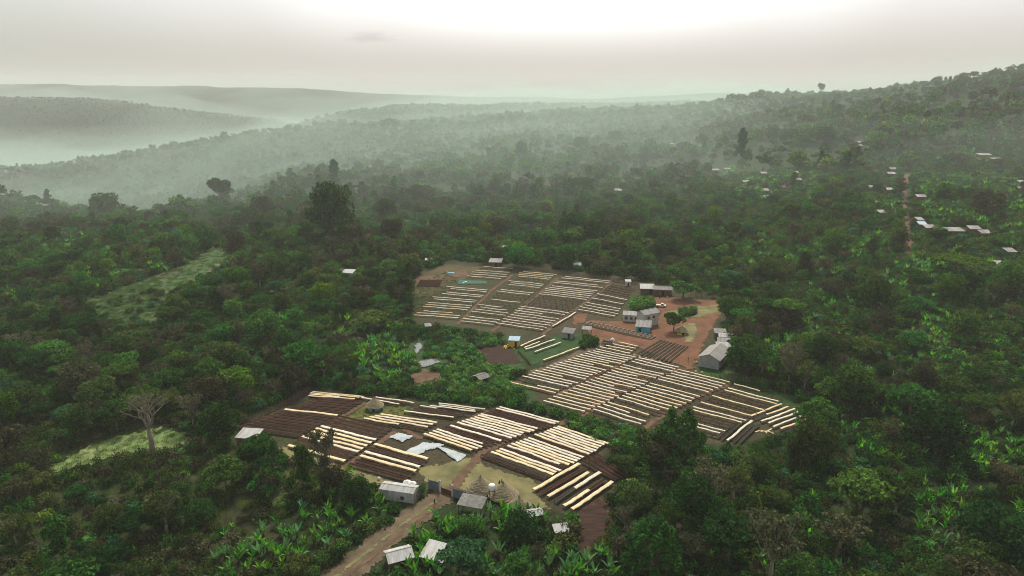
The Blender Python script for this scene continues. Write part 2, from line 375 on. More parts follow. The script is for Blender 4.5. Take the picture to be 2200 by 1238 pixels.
M = {
 'bark': simple('bark', (0.16, 0.13, 0.095), (0.07, 0.055, 0.04), 2.0, 0.9, 0.5),
 'bark_pale': simple('bark_pale', (0.25, 0.225, 0.175), (0.13, 0.115, 0.085), 2.0, 0.9, 0.4),
 'sheet_white': simple('sheet_white', (0.73, 0.655, 0.54), (0.55, 0.48, 0.37), 0.9, 0.75, 0.3, jitter=0.08),
 'sheet_cream': simple('sheet_cream', (0.75, 0.61, 0.40), (0.56, 0.43, 0.25), 0.8, 0.75, 0.3, jitter=0.10),
 'sheet_orange': simple('sheet_orange', (0.75, 0.50, 0.30), (0.66, 0.50, 0.36), 0.5, 0.75, 0.3, jitter=0.1),
 'cherry': simple('cherry', (0.060, 0.026, 0.020), (0.020, 0.010, 0.009), 5.0, 0.95, 0.8, spec=0.02, jitter=0.25),
 'net': simple('net', (0.040, 0.042, 0.036), (0.020, 0.022, 0.018), 3.0, 0.95, 0.4, jitter=0.25, spec=0.02),
 'pole': simple('pole', (0.17, 0.13, 0.09), (0.07, 0.05, 0.035), 3.0, 0.9, 0.3),
 'tin': simple('tin', (0.34, 0.345, 0.35), (0.20, 0.175, 0.15), 0.5, 0.55, 0.15, stretch=(6, 0.4, 1), jitter=0.12),
 'tin_pale': simple('tin_pale', (0.52, 0.53, 0.54), (0.34, 0.32, 0.295), 0.6, 0.5, 0.15, stretch=(4, 0.5, 1), jitter=0.08),
 'tin_far': simple('tin_far', (0.33, 0.33, 0.33), (0.20, 0.18, 0.16), 0.6, 0.7, 0.15, jitter=0.25),
 'tin_dark': simple('tin_dark', (0.24, 0.235, 0.225), (0.13, 0.125, 0.115), 0.8, 0.65, 0.2, jitter=0.12),
 'tin_blue': simple('tin_blue', (0.40, 0.55, 0.68), (0.30, 0.42, 0.54), 0.8, 0.5, 0.1),
 'plaster': simple('plaster', (0.30, 0.32, 0.31), (0.20, 0.215, 0.20), 0.8, 0.9, 0.3),
 'plaster_pale': simple('plaster_pale', (0.50, 0.50, 0.46), (0.34, 0.34, 0.31), 0.8, 0.9, 0.3),
 'mud': simple('mud', (0.16, 0.09, 0.055), (0.09, 0.055, 0.035), 1.5, 0.95, 0.4),
 'blue': simple('blue_paint', (0.08, 0.34, 0.46), (0.05, 0.25, 0.34), 1.5, 0.7, 0.1),
 'yellow': simple('yellow_paint', (0.62, 0.40, 0.05), (0.42, 0.25, 0.04), 1.5, 0.7, 0.1),
 'dark': simple('dark_opening', (0.012, 0.012, 0.012), (0.02, 0.018, 0.016), 1.0, 0.9),
 'glass': simple('window_glass', (0.03, 0.04, 0.05), (0.05, 0.06, 0.07), 1.0, 0.15, spec=0.6),
 'thatch': simple('thatch', (0.30, 0.255, 0.165), (0.15, 0.125, 0.080), 1.6, 0.95, 0.9, stretch=(3, 3, 0.6)),
 'concrete': simple('concrete', (0.34, 0.27, 0.20), (0.20, 0.15, 0.11), 1.2, 0.9, 0.4),
 'rust': simple('rust', (0.14, 0.045, 0.030), (0.08, 0.03, 0.02), 1.5, 0.8, 0.2),
 'bluegrey': simple('blue_grey_metal', (0.16, 0.21, 0.235), (0.10, 0.13, 0.145), 1.0, 0.6, 0.15),
 'tarp': simple('tarp', (0.44, 0.48, 0.50), (0.30, 0.34, 0.36), 0.35, 0.55, 0.5, detail=6),
 'tarp_green': simple('tarp_green', (0.035, 0.13, 0.09), (0.03, 0.09, 0.06), 0.5, 0.8, 0.4),
 'tarp_blue': simple('tarp_blue', (0.12, 0.42, 0.66), (0.25, 0.55, 0.75), 0.8, 0.6, 0.4),
 'plastic_white': simple('plastic_white', (0.78, 0.79, 0.78), (0.62, 0.62, 0.60), 0.8, 0.45),
 'reed': simple('reed', (0.19, 0.15, 0.10), (0.09, 0.07, 0.045), 3.0, 0.95, 0.5),
 'soil_red': simple('soil_red', (0.185, 0.086, 0.048), (0.100, 0.052, 0.032), 0.22, 0.95, 0.5, detail=9),
 'soil_road': simple('soil_road', (0.150, 0.112, 0.074), (0.075, 0.058, 0.036), 0.22, 0.95, 0.5, detail=9),
 'soil_path': simple('soil_path', (0.150, 0.088, 0.056), (0.080, 0.055, 0.034), 0.4, 0.95, 0.5, detail=9),
 'soil_till': simple('soil_till', (0.060, 0.032, 0.024), (0.026, 0.016, 0.012), 0.9, 0.95, 1.0, detail=9, stretch=(0.3, 1.6, 1)),
 'grass_dry': simple('grass_dry', (0.210, 0.185, 0.085), (0.100, 0.100, 0.045), 0.16, 0.95, 0.6, detail=10),
 'grass_bright': simple('grass_bright', (0.290, 0.330, 0.135), (0.110, 0.210, 0.060), 0.14, 0.95, 0.6, detail=10),
 'grass_field': simple('grass_field', (0.090, 0.145, 0.056), (0.040, 0.078, 0.028), 0.12, 0.95, 0.6, detail=10),
 'grass_lush': simple('grass_lush', (0.035, 0.078, 0.022), (0.018, 0.042, 0.012), 0.3, 0.95, 0.6, detail=10),
 'water': simple('pond_water', (0.10, 0.11, 0.10), (0.06, 0.065, 0.055), 0.5, 0.07, spec=0.9),
 'skin': simple('skin', (0.06, 0.035, 0.022), (0.045, 0.027, 0.018), 2.0, 0.6),
 'cloth_dark': simple('cloth_dark', (0.03, 0.025, 0.03), (0.02, 0.018, 0.02), 3.0, 0.9),
 'cloth_grey': simple('cloth_grey', (0.22, 0.22, 0.22), (0.12, 0.12, 0.13), 3.0, 0.9),
 'tyre': simple('tyre', (0.02, 0.02, 0.02), (0.015, 0.015, 0.015), 3.0, 0.9),
 'paint_cream': simple('paint_cream', (0.62, 0.55, 0.44), (0.50, 0.44, 0.34), 1.0, 0.5),
}
# corrugated tin: the folds are relief finer than a pixel
for k_ in ('tin', 'tin_pale', 'tin_dark', 'tin_blue'):
    t = M[k_].node_tree
    w = t.nodes.new('ShaderNodeTexWave'); w.inputs['Scale'].default_value = 2.2; w.inputs['Distortion'].default_value = 0.3
    tcx = t.nodes.new('ShaderNodeTexCoord'); t.links.new(tcx.outputs['Object'], w.inputs['Vector'])
    bp = t.nodes.new('ShaderNodeBump'); bp.inputs['Strength'].default_value = 0.5; bp.inputs['Distance'].default_value = 0.08
    t.links.new(w.outputs['Fac'], bp.inputs['Height'])
    b = [n for n in t.nodes if n.type == 'BSDF_PRINCIPLED'][0]
    t.links.new(bp.outputs[0], b.inputs['Normal'])

# ------------------------------------------------------------------ terrain mesh
def make_ground():
    na, nl = 560, 700
    a = np.linspace(-1.1, 1.1, na)
    Yv = np.concatenate([np.linspace(30, 110, 30)[:-1], np.geomspace(110, 6990, nl - 29)])
    A, YY = np.meshgrid(a, Yv, indexing='ij')
    X = A * YY; Z = ground_z(X, YY)
    V = np.stack([X, YY, Z], -1).reshape(-1, 3)
    i, j = np.meshgrid(np.arange(na - 1), np.arange(nl - 1), indexing='ij')
    b = (i * nl + j).ravel()
    F = np.stack([b, b + nl, b + nl + 1, b + 1], 1)
    # what grows or lies on the ground there (soil kinds, not light)
    base = np.array([0.022, 0.036, 0.012]); c = np.tile(base, (len(V), 1))
    pxs, pys = to_px(V[:, 0], V[:, 1], V[:, 2])
    n1 = fbm(V[:, 0] / 9.0, V[:, 1] / 9.0, 21, 4); n2 = fbm(V[:, 0] / 60.0, V[:, 1] / 60.0, 31, 3)
    jx = pxs + (n1 - 0.47) * 30; jy = pys + (fbm(V[:, 0] / 7.0, V[:, 1] / 7.0, 41, 4) - 0.47) * 16
    def paint(poly, colr, w=0.9):
        m = inpoly(jx, jy, poly)[:, None] * w
        cc = np.array(colr)[None, :] * (0.7 + 0.65 * n1[:, None])
        c[:] = c * (1 - m) + cc * m
    c *= (0.6 + 0.9 * n1)[:, None]
    mixb = ss(0.5, 0.62, n2)[:, None]
    c[:] = c * (1 - mixb) + np.array([0.028, 0.026, 0.013]) * (0.6 + 0.9 * n1)[:, None] * mixb
    for poly, colr, w in GROUND_PAINT: paint(poly, colr, w)
    far = ss(650, 1300, V[:, 1])[:, None]
    c[:] = c * (1 - far) + np.array([0.014, 0.034, 0.016]) * (0.5 + 1.1 * n2)[:, None] * far
    me = np_mesh('ground', V, F, None, True)
    at = me.color_attributes.new('soil', 'FLOAT_COLOR', 'POINT')
    at.data.foreach_set('color', np.concatenate([c, np.ones((len(c), 1))], 1).astype(np.float32).ravel())
    m, t, o = mat_base('forest_floor')
    bs = t.nodes.new('ShaderNodeBsdfPrincipled'); bs.inputs['Roughness'].default_value = 0.95; bs.inputs['Specular IOR Level'].default_value = 0.1
    at_ = t.nodes.new('ShaderNodeVertexColor'); at_.layer_name = 'soil'
    tc_ = t.nodes.new('ShaderNodeTexCoord')
    n = t.nodes.new('ShaderNodeTexNoise'); n.inputs['Scale'].default_value = 1.1; n.inputs['Detail'].default_value = 8; n.inputs['Roughness'].default_value = 0.7
    t.links.new(tc_.outputs['Object'], n.inputs['Vector'])
    nb = t.nodes.new('ShaderNodeTexNoise'); nb.inputs['Scale'].default_value = 0.07; nb.inputs['Detail'].default_value = 6
    t.links.new(tc_.outputs['Object'], nb.inputs['Vector'])
    mr = t.nodes.new('ShaderNodeMapRange'); t.links.new(n.outputs[0], mr.inputs[0]); mr.inputs[1].default_value = 0.3; mr.inputs[2].default_value = 0.7; mr.inputs[3].default_value = 0.45; mr.inputs[4].default_value = 1.6
    hs = t.nodes.new('ShaderNodeHueSaturation'); t.links.new(at_.outputs[0], hs.inputs['Color']); t.links.new(mr.outputs[0], hs.inputs['Value'])
    t.links.new(hs.outputs[0], bs.inputs['Base Color'])
    bp = t.nodes.new('ShaderNodeBump'); bp.inputs['Strength'].default_value = 0.7; bp.inputs['Distance'].default_value = 0.4
    t.links.new(n.outputs[0], bp.inputs['Height']); t.links.new(bp.outputs[0], bs.inputs['Normal'])
    t.links.new(bs.outputs[0], o.inputs[0])
    me.materials.append(m)
    g_ = link('ground', me); tag(g_, kind='structure')
    return g_
BRN = (0.055, 0.043, 0.026); GRS = (0.050, 0.047, 0.024); DRY = (0.135, 0.118, 0.058); RED = (0.150, 0.070, 0.042)
GROUND_PAINT = [
 ([(900,600),(960,562),(1110,566),(1380,600),(1555,640),(1560,690),(1500,800),(1250,760),(1180,790),(1110,760),(1110,730),(1060,712),(885,695)], GRS, 0.9),
 ([(1220,590),(1370,605),(1350,650),(1330,690),(1160,715),(1080,700)], BRN, 0.75),
 ([(850,610),(950,565),(1040,575),(1000,600),(940,630),(880,640)], (0.085,0.070,0.035), 0.85),
 ([(1330,730),(1500,790),(1690,850),(1745,905),(1660,935),(1560,960),(1380,922),(1160,870),(1085,828)], BRN, 0.85),
 ([(1560,830),(1690,850),(1745,905),(1560,960),(1500,930)], (0.050,0.048,0.024), 0.8),
 ([(655,840),(1060,875),(1210,905),(1320,955),(1290,985),(1350,1035),(1230,1110),(1140,1090),(960,1060),(740,1010),(600,965),(505,925)], BRN, 0.85),
 ([(770,875),(870,875),(900,885),(800,905),(740,900)], (0.12,0.125,0.04), 0.9),
 ([(600,955),(760,1000),(880,1040),(900,1050),(820,1060),(640,1010)], (0.095,0.080,0.042), 0.9),
 ([(1500,795),(1600,810),(1760,860),(1700,880),(1560,825)], (0.022,0.050,0.014), 0.9),
 ([(880,715),(1120,720),(1130,800),(1160,870),(900,880),(860,800)], (0.035,0.062,0.022), 0.9),
 ([(40,860),(230,840),(420,870),(640,940),(700,1010),(560,1080),(300,1120),(0,1160),(0,900)], (0.040,0.048,0.018), 0.75),
 ([(0,1150),(300,1080),(560,1090),(700,1238),(0,1238)], (0.034,0.036,0.015), 0.75),
 ([(500,1010),(640,1000),(700,1060),(560,1110),(480,1060)], (0.060,0.080,0.026), 0.8),
 ([(180,650),(340,590),(470,540),(500,560),(390,640),(340,700),(220,700)], (0.115,0.130,0.065), 0.9),
 ([(380,560),(460,520),(500,530),(420,580)], (0.10,0.11,0.05), 0.9),
 ([(690,575),(800,570),(830,600),(700,625)], (0.06,0.085,0.03), 0.9),
 ([(1230,1090),(1310,1060),(1320,1150),(1250,1190)], (0.085,0.050,0.034), 0.85),
 ([(1640,990),(1710,985),(1720,1000),(1650,1005)], (0.16,0.09,0.055), 0.85),
]
ground = make_ground()
# ------------------------------------------------------------------ sheets of soil, grass and water laid on the ground
def seg_dist(X, Y, pts):
    d = np.full(X.shape, 1e9)
    for (x0, y0), (x1, y1) in zip(pts[:-1], pts[1:]):
        vx, vy = x1 - x0, y1 - y0; l2 = vx * vx + vy * vy + 1e-9
        t = np.clip(((X - x0) * vx + (Y - y0) * vy) / l2, 0, 1)
        d = np.minimum(d, np.hypot(X - x0 - t * vx, Y - y0 - t * vy))
    return d
def grid_sheet(name, mask_fn, bounds, cell, mat, dz, kind='structure', flat=None, parent=None):
    x0, x1, y0, y1 = bounds
    nx = int((x1 - x0) / cell) + 2; ny = int((y1 - y0) / cell) + 2
    xs = x0 + np.arange(nx) * cell; ys = y0 + np.arange(ny) * cell
    X, Y = np.meshgrid(xs, ys, indexing='ij')
    Xc = X[:-1, :-1] + cell / 2; Yc = Y[:-1, :-1] + cell / 2
    keep = mask_fn(Xc, Yc)
    Z = (ground_z(X, Y) if flat is None else np.full(X.shape, flat)) + dz
    i, j = np.nonzero(keep)
    F = np.stack([i * ny + j, (i + 1) * ny + j, (i + 1) * ny + j + 1, i * ny + j + 1], 1)
    used, inv = np.unique(F, return_inverse=True)
    V = np.stack([X.ravel(), Y.ravel(), Z.ravel()], 1)[used]
    # ragged rim instead of stairs
    V[:, 0] += (R.random(len(V)) - 0.5) * cell * 0.6; V[:, 1] += (R.random(len(V)) - 0.5) * cell * 0.6
    V[:, 2] = (ground_z(V[:, 0], V[:, 1]) if flat is None else flat) + dz
    me = np_mesh(name, V, inv.reshape(F.shape), mat, True)
    o = link(name, me, parent)
    if kind: tag(o, kind=kind)
    return o
def poly_sheet(name, poly, mat, dz, cell=0.8, rag=1.5, flat=None):
    w = wpoly(poly); xs = [p[0] for p in w]; ys = [p[1] for p in w]
    def mk(X, Y):
        jx = X + (fbm(X / 3.0, Y / 3.0, 51, 3) - 0.43) * rag * 2; jy = Y + (fbm(X / 3.0, Y / 3.0, 61, 3) - 0.43) * rag * 2
        return inpoly(jx, jy, w)
    return grid_sheet(name, mk, (min(xs) - 2, max(xs) + 2, min(ys) - 2, max(ys) + 2), cell, mat, dz, flat=flat)
def line_sheet(name, pts, width, mat, dz, cell=0.6, holes=0.0):
    w = wpoly(pts); xs = [p[0] for p in w]; ys = [p[1] for p in w]; m = width
    def mk(X, Y):
        n = fbm(X / 2.6, Y / 2.6, 71, 3)
        k = seg_dist(X, Y, w) < width / 2 * (0.55 + 0.95 * n)
        if holes: k &= fbm(X / 1.6, Y / 1.6, 77, 3) > holes
        return k
    return grid_sheet(name, mk, (min(xs) - m, max(xs) + m, min(ys) - m, max(ys) + m), cell, mat, dz)

poly_sheet('meadow', [(112,1008),(150,975),(250,938),(330,920),(400,928),(425,945),(360,965),(280,975),(220,985),(150,1015)], M['grass_bright'], 0.10, rag=3)
poly_sheet('grass_field', [(190,652),(260,622),(335,596),(350,620),(345,665),(335,692),(280,700),(225,690)], M['grass_field'], 0.10, cell=1.2, rag=9)
poly_sheet('grass_field', [(350,612),(400,575),(462,535),(505,545),(450,580),(395,615),(362,640)], M['grass_field'], 0.10, cell=1.2, rag=9)
poly_sheet('grass_field', [(520,640),(560,618),(610,625),(640,650),(600,670),(545,668)], M['grass_field'], 0.10, cell=1.2, rag=8)
poly_sheet('dry_grass', [(900,1005),(960,990),(1010,985),(1050,1000),(1170,1045),(1150,1070),(1190,1090),(1130,1095),(1060,1060),(960,1050),(905,1030)], M['grass_dry'], 0.05, cell=0.45, rag=2)
poly_sheet('dry_grass_patch', [(595,962),(640,968),(740,1005),(870,1045),(840,1050),(700,1020),(610,985)], M['grass_dry'], 0.05, cell=0.45, rag=2.5)
poly_sheet('lush_grass', [(1497,792),(1550,796),(1640,815),(1740,850),(1765,880),(1700,855),(1570,820),(1490,805)], M['grass_lush'], 0.05)
poly_sheet('lush_grass_plot', [(1190,722),(1230,716),(1280,728),(1290,745),(1220,760),(1150,785),(1110,760),(1120,752)], M['grass_lush'], 0.05)
poly_sheet('dirt_yard', [(1255,690),(1330,690),(1400,700),(1420,672),(1400,640),(1450,640),(1550,648),(1552,672),(1530,700),(1510,740),(1490,795),(1440,778),(1370,745),(1300,738),(1250,745),(1270,725)], M['soil_red'], 0.12, rag=1.5)
poly_sheet('yard_grass', [(1430,672),(1480,660),(1545,655),(1545,672),(1500,683),(1450,690)], M['grass_dry'], 0.20)
poly_sheet('yard_verge', [(1462,700),(1490,695),(1500,715),(1490,735),(1470,735)], M['grass_dry'], 0.20)
poly_sheet('bare_patch', [(1228,676),(1262,674),(1260,690),(1235,700)], M['soil_red'], 0.08)
poly_sheet('tilled_plot', [(1020,752),(1050,742),(1085,745),(1110,765),(1123,780),(1075,786),(1035,775)], M['soil_till'], 0.12, rag=1)
poly_sheet('mud_patch', [(880,808),(905,795),(950,800),(950,820),(915,830),(885,822)], M['soil_path'], 0.12, rag=2)
poly_sheet('bare_ground', [(880,598),(950,590),(1000,578),(1010,590),(960,600),(945,612),(890,612)], M['soil_path'], 0.06, rag=2)
poly_sheet('coffee_heap_ground', [(1235,1095),(1300,1075),(1315,1140),(1250,1190),(1238,1150)], M['soil_till'], 0.10, rag=2)
road = line_sheet('dirt_road', [(962,1063),(925,1085),(870,1125),(800,1180),(740,1225),(690,1270)], 7.0, M['soil_road'], 0.10)
line_sheet('wheel_rut', [(950,1070),(915,1092),(860,1131),(790,1187),(730,1232),(680,1275)], 0.8, M['grass_dry'], 0.16, cell=0.35, holes=0.36)
line_sheet('wheel_rut', [(963,1075),(930,1096),(876,1137),(808,1192),(748,1236),(700,1275)], 0.8, M['soil_path'], 0.16, cell=0.35, holes=0.36)
line_sheet('dirt_track', [(962,1063),(1000,1015),(1040,970),(1090,945),(1150,922),(1210,910),(1240,895),(1262,885),(1330,820),(1400,775),(1440,745)], 2.4, M['soil_path'], 0.14)
line_sheet('gravel_track', [(1095,832),(1140,803),(1180,790),(1250,757),(1290,738)], 4.0, M['soil_road'], 0.12)
line_sheet('footpath', [(1166,720),(1200,690),(1250,655),(1290,630),(1312,608)], 1.7, M['soil_path'], 0.12)
line_sheet('side_path', [(1058,712),(1110,672),(1150,640),(1198,598)], 1.5, M['soil_path'], 0.12)
line_sheet('field_path', [(984,696),(1020,660),(1055,625),(1100,592)], 1.5, M['soil_path'], 0.12)
line_sheet('block_path', [(1194,853),(1260,815),(1330,785),(1372,760)], 1.9, M['soil_path'], 0.12)
line_sheet('middle_path', [(1262,888),(1320,850),(1380,815),(1461,795)], 1.9, M['soil_path'], 0.12)
line_sheet('lower_path', [(1385,920),(1440,880),(1500,852),(1570,824)], 1.9, M['soil_path'], 0.12)
line_sheet('hut_path', [(1045,885),(1000,905),(960,935),(900,940),(870,925)], 1.6, M['soil_path'], 0.13)
line_sheet('terrace_path', [(785,867),(740,893),(700,915),(655,945)], 1.8, M['soil_path'], 0.13)
line_sheet('lower_terrace_path', [(845,930),(815,952),(770,985),(745,1002)], 1.8, M['soil_path'], 0.13)
line_sheet('uphill_road', [(1955,552),(1950,520),(1945,480),(1940,440),(1943,405),(1948,375)], 4.2, M['soil_path'], 0.25, cell=1.2)
line_sheet('forest_track', [(1640,628),(1700,622),(1760,612),(1800,608)], 5, M['soil_road'], 0.2, cell=1.2)
line_sheet('hillside_track', [(2205,350),(2180,345),(2195,330)], 8, M['soil_road'], 0.3, cell=2)
def pond(name, poly, dz=0.35):
    w = wpoly(poly)
    zf = min(float(ground_z(x, y)) for x, y in w)
    zf = max(float(ground_z(x, y)) for x, y in w)
    return poly_sheet(name, poly, M['water'], dz, cell=0.5, rag=0.8, flat=zf - 0.15 + 0.1)
pond('pond', [(899,780),(912,774),(936,773),(944,779),(925,787),(903,790)])
pond('upper_pond', [(888,742),(900,738),(909,743),(903,757),(892,760)])
pond('small_pond', [(1046,804),(1062,801),(1078,807),(1070,811),(1052,810)])

# ------------------------------------------------------------------ drying beds
ORD = ['first','second','third','fourth','fifth','sixth','seventh','eighth','ninth','tenth','eleventh','twelfth','thirteenth','fourteenth','fifteenth','sixteenth','seventeenth','eighteenth','nineteenth','twentieth']
def ordinal(i):
    if i < 20: return ORD[i]
    tens = ['', '', 'twenty', 'thirty', 'forty', 'fifty', 'sixty', 'seventy', 'eighty', 'ninety']
    n = i + 1
    if n < 100:
        return {20:'twentieth',30:'thirtieth',40:'fortieth',50:'fiftieth',60:'sixtieth',70:'seventieth',80:'eightieth',90:'ninetieth'}[n] if n % 10 == 0 else tens[n // 10] + '-' + ORD[n % 10 - 1]
    return str(n) + 'th'
LOOK = {'W': ('sheet_white', 'white-sheeted'), 'Y': ('sheet_cream', 'cream-sheeted'), 'O': ('sheet_orange', 'orange-sheeted'), 'D': ('cherry', 'cherry-filled'), 'E': ('net', 'dark-netted')}
bed_count = 0
def bed(p0, p1, kind, label, width=1.15, h=0.8):
    global bed_count
    bed_count += 1
    width = width * (0.52 if width < 1.25 else 0.62)
    p0 = Vector(p0); p1 = Vector(p1)
    mid = (p0 + p1) / 2; d = p1 - p0; d.z = 0; Lb = d.length
    rz = math.atan2(d.y, d.x)
    gz = float(ground_z(mid.x, mid.y))
    t = thing('drying_bed', label, 'drying bed', (mid.x, mid.y, gz), rz, 'raised coffee drying beds')
    c, s = math.cos(rz), math.sin(rz)
    def gzz(x): return float(ground_z(mid.x + c * x, mid.y + s * x)) - gz
    rr = random.Random(bed_count * 13)
    n = max(3, int(Lb / 1.3))
    st = [(-Lb / 2 + Lb * i / n) for i in range(n + 1)]
    zz = [gzz(x) for x in st]
    fr = MB()
    hw = width / 2
    for k in range(0, n + 1, 2):
        x = st[k]
        for y in (-hw * 0.85, hw * 0.85): fr.box(x - 0.05, x + 0.05, y - 0.05, y + 0.05, zz[k] - 0.4, zz[k] + h - 0.04)
        fr.box(x - 0.045, x + 0.045, -hw - 0.05, hw + 0.05, zz[k] + h - 0.10, zz[k] + h - 0.03)
    for y in (-hw, hw):
        for k in range(n): fr.bar((st[k], y, zz[k] + h - 0.02), (st[k + 1], y, zz[k + 1] + h - 0.02), 0.07, 0.07)
    fr.build('trestle', M['pole'], t)
    mname, _ = LOOK[kind]
    if kind in 'WYO':
        ys = [-hw - 0.05, -hw * 0.93, -hw * 0.5, 0, hw * 0.5, hw * 0.93, hw + 0.05]
        zo = [-0.10, 0.03, 0.08, 0.10, 0.08, 0.03, -0.10]
        m2 = n * 2
        xe = Lb / 2
        if rr.random() < 0.05:
            xe = Lb * (rr.uniform(0.55, 0.9) - 0.5)
            V = []
            for i in range(n + 1):
                for y, z in zip((-hw * 0.96, -hw * 0.5, hw * 0.5, hw * 0.96), (0.0, 0.05, 0.05, 0.0)): V.append((st[i], y, zz[i] + h + z - 0.01))
            me = bpy.data.meshes.new('drying_cherries'); me.from_pydata(V, [], [(i * 4 + j, (i + 1) * 4 + j, (i + 1) * 4 + j + 1, i * 4 + j + 1) for i in range(n) for j in range(3)]); me.materials.append(M['cherry']); me.update()
            link('drying_cherries', me, t)
        V = []; ph = rr.random() * 6; sw = rr.uniform(0.02, 0.14)
        for i in range(m2 + 1):
            x = -Lb / 2 - 0.12 + (xe + Lb / 2 + 0.24) * i / m2
            g0 = float(np.interp(x, st, zz)); off = math.sin(x * 0.55 + ph) * sw + math.sin(x * 1.7 + ph * 2) * 0.04
            wd = 1 + rr.uniform(-0.08, 0.10)
            for y, z in zip(ys, zo):
                V.append((x + rr.uniform(-0.06, 0.06), y * wd + off, g0 + h + z + rr.uniform(-0.03, 0.03)))
        F = [(i * 7 + j, (i + 1) * 7 + j, (i + 1) * 7 + j + 1, i * 7 + j + 1) for i in range(m2) for j in range(6)]
        me = bpy.data.meshes.new('cover_sheet'); me.from_pydata(V, [], F); me.materials.append(M[mname]); me.update()
        link('cover_sheet', me, t)
    else:
        ys = [-hw * 0.96, -hw * 0.6, 0, hw * 0.6, hw * 0.96]
        zo = [0.02, 0.07, 0.09, 0.07, 0.02] if kind == 'D' else [0.02, -0.03, -0.05, -0.03, 0.02]
        V = []
        for i in range(n + 1):
            for y, z in zip(ys, zo): V.append((st[i], y, zz[i] + h + z + (rr.uniform(-0.035, 0.035) if kind == 'D' else 0)))
        F = [(i * 5 + j, (i + 1) * 5 + j, (i + 1) * 5 + j + 1, i * 5 + j + 1) for i in range(n) for j in range(4)]
        me = bpy.data.meshes.new('bed'); me.from_pydata(V, [], F); me.materials.append(M[mname]); me.update()
        link('drying_cherries' if kind == 'D' else 'net', me, t)
    return t
def block(name, TL, TR, BL, BR, pat, width=1.15, jl=0.05, jr=0.05, special=None, fill=False):
    """rows interpolated on the ground between the far row TL-TR and the near row BL-BR"""
    a, b, c, d = P(*TL), P(*TR), P(*BL), P(*BR)
    n = len(pat); k = 0
    total = sum(1 for q in pat if q != '.')
    rr = random.Random(hash(name) % 1000 if False else len(name) * 7 + n)
    for i, q in enumerate(pat):
        if q == '.' and fill: q = 'E'
        if q == '.': continue
        f = i / (n - 1) if n > 1 else 0
        l = a.lerp(c, f); r = b.lerp(d, f)
        u = r - l
        s0, s1 = rr.uniform(-jl, jl), 1 + rr.uniform(-jr, jr)
        if special and i in special: s0, s1 = special[i]
        look = LOOK[q][1]
        lab = f"{look} drying bed, {ordinal(k)} row down in {name.replace('the ', '')}"
        bed(l + u * s0, l + u * s1, q, lab, width)
        k += 1
block('the small top block below the tin shed', (1037,576), (1103,580), (1001,596), (1079,602), 'Y.WWWW', 1.0, fill=True)
block('the far left upper block', (963,619), (1049,627), (900,681), (984,687), 'WW.WW.WW.WYWEOYW', 1.0, 0.12, 0.03, {13: (0.02, 0.75)}, fill=True)
block('the second upper block from the left', (1126,587), (1194,593), (988,693), (1059,701), 'YYYYE.WWWE.WWEE.WE.WWWW.WWW', 1.0, 0.10, 0.03, fill=True)
block('the third upper block from the left', (1211,597), (1312,607.5), (1070,698), (1168.6,713), 'WW.WWDWWWWWWEEEEEDWWWWWWWWW', 1.05, 0.04, 0.03)
block('the rightmost upper block', (1312,614), (1362,625), (1242,668), (1322,683), 'DDDDDWEWEWWWW', 1.05, 0.03, 0.03)
for i, (p, q, k) in enumerate([((1118,747),(1170,725),'W'), ((1126,751),(1179,730),'Y'), ((1129,755),(1191,733),'W'), ((1149,760),(1204,740),'W')]):
    bed(P(*p), P(*q), k, f'{LOOK[k][1]} drying bed, {ordinal(i)} of four on the green plot beside the dark tilled soil')
bed(P(1168,778), P(1257,745), 'Y', 'long cream-sheeted drying bed alone beside the gravel track, below the green plot')
bed(P(1187,704.5), P(1237,674.5), 'W', 'lone slanting white-sheeted drying bed left of the bare red soil patch')
block('the short steps block beside the red yard', (1329,739.3), (1369,747.7), (1290,749.5), (1352,763), 'YWYW', 1.15)
block('the left block below the gravel track', (1281.6,754.5), (1364.5,771.6), (1092,824.5), (1191,848), 'WWWWWWYWWWWWWWYWWWEWO', 1.15, 0.03, 0.03, {5: (0.0, 0.8), 19: (0.55, 1.0), 18: (0.0, 0.98)})
block('the middle block below the nursery strips', (1373.6,773.4), (1459,794), (1168.6,866), (1257,889), 'WWWEWWYWWWWYWWWYWWYYWYW', 1.15, 0.02, 0.03)
block('the right middle block left of the lowest path', (1458,799), (1566,825.5), (1275,884), (1377,916.6), 'YWWWYWEYWWYYWYWEYWWW', 1.15, 0.02, 0.02, {16: (0.0, 0.85), 17: (0.0, 0.8)})
block('the mostly brown block right of the lowest path', (1578,830), (1688,860), (1426.6,913), (1538,941), 'YDWYDDYDDYDWYDDDWWD', 1.15, 0.02, 0.02, {0: (0.0, 0.5)})
B6 = lambda x, y: P(1360 + x / 4.4, 780 + y / 4.4)
for i, (p, q, k) in enumerate([((1112,523),(1240,475),'Y'), ((1250,467),(1402,410),'Y'), ((1262,510),(1460,435),'Y'), ((1213,572),(1530,453),'W'), ((1280,590),(1585,470),'W'), ((1320,625),(1600,515),'W'), ((1395,645),(1655,545),'O'), ((1440,670),(1700,578),'E'), ((1150,545),(1250,508),'E')]):
    bed(B6(*p), B6(*q), k, f'{LOOK[k][1]} drying bed, {ordinal(i)} of the slanting group at the right tip of the station', 1.2)
for i, (p, q, k) in enumerate([((800,720),(1000,552),'E'), ((840,738),(1045,562),'E'), ((890,757),(1118,567),'W'), ((955,762),(1150,580),'E'), ((1010,768),(1185,598),'E')]):
    bed(B6(*p), B6(*q), k, f'{LOOK[k][1]} drying bed, {ordinal(i)} of five running downhill behind the bushy evergreen', 1.2)
block('the cream strip above the brown terrace', (672,846.5), (780,857), (663.5,855), (763,862), 'YYWY', 1.1, 0.01, 0.02)
block('the narrow strip behind the blue hut', (808,858), (889,870), (778,859), (857,873), 'WDW', 1.1, 0.0, 0.01)
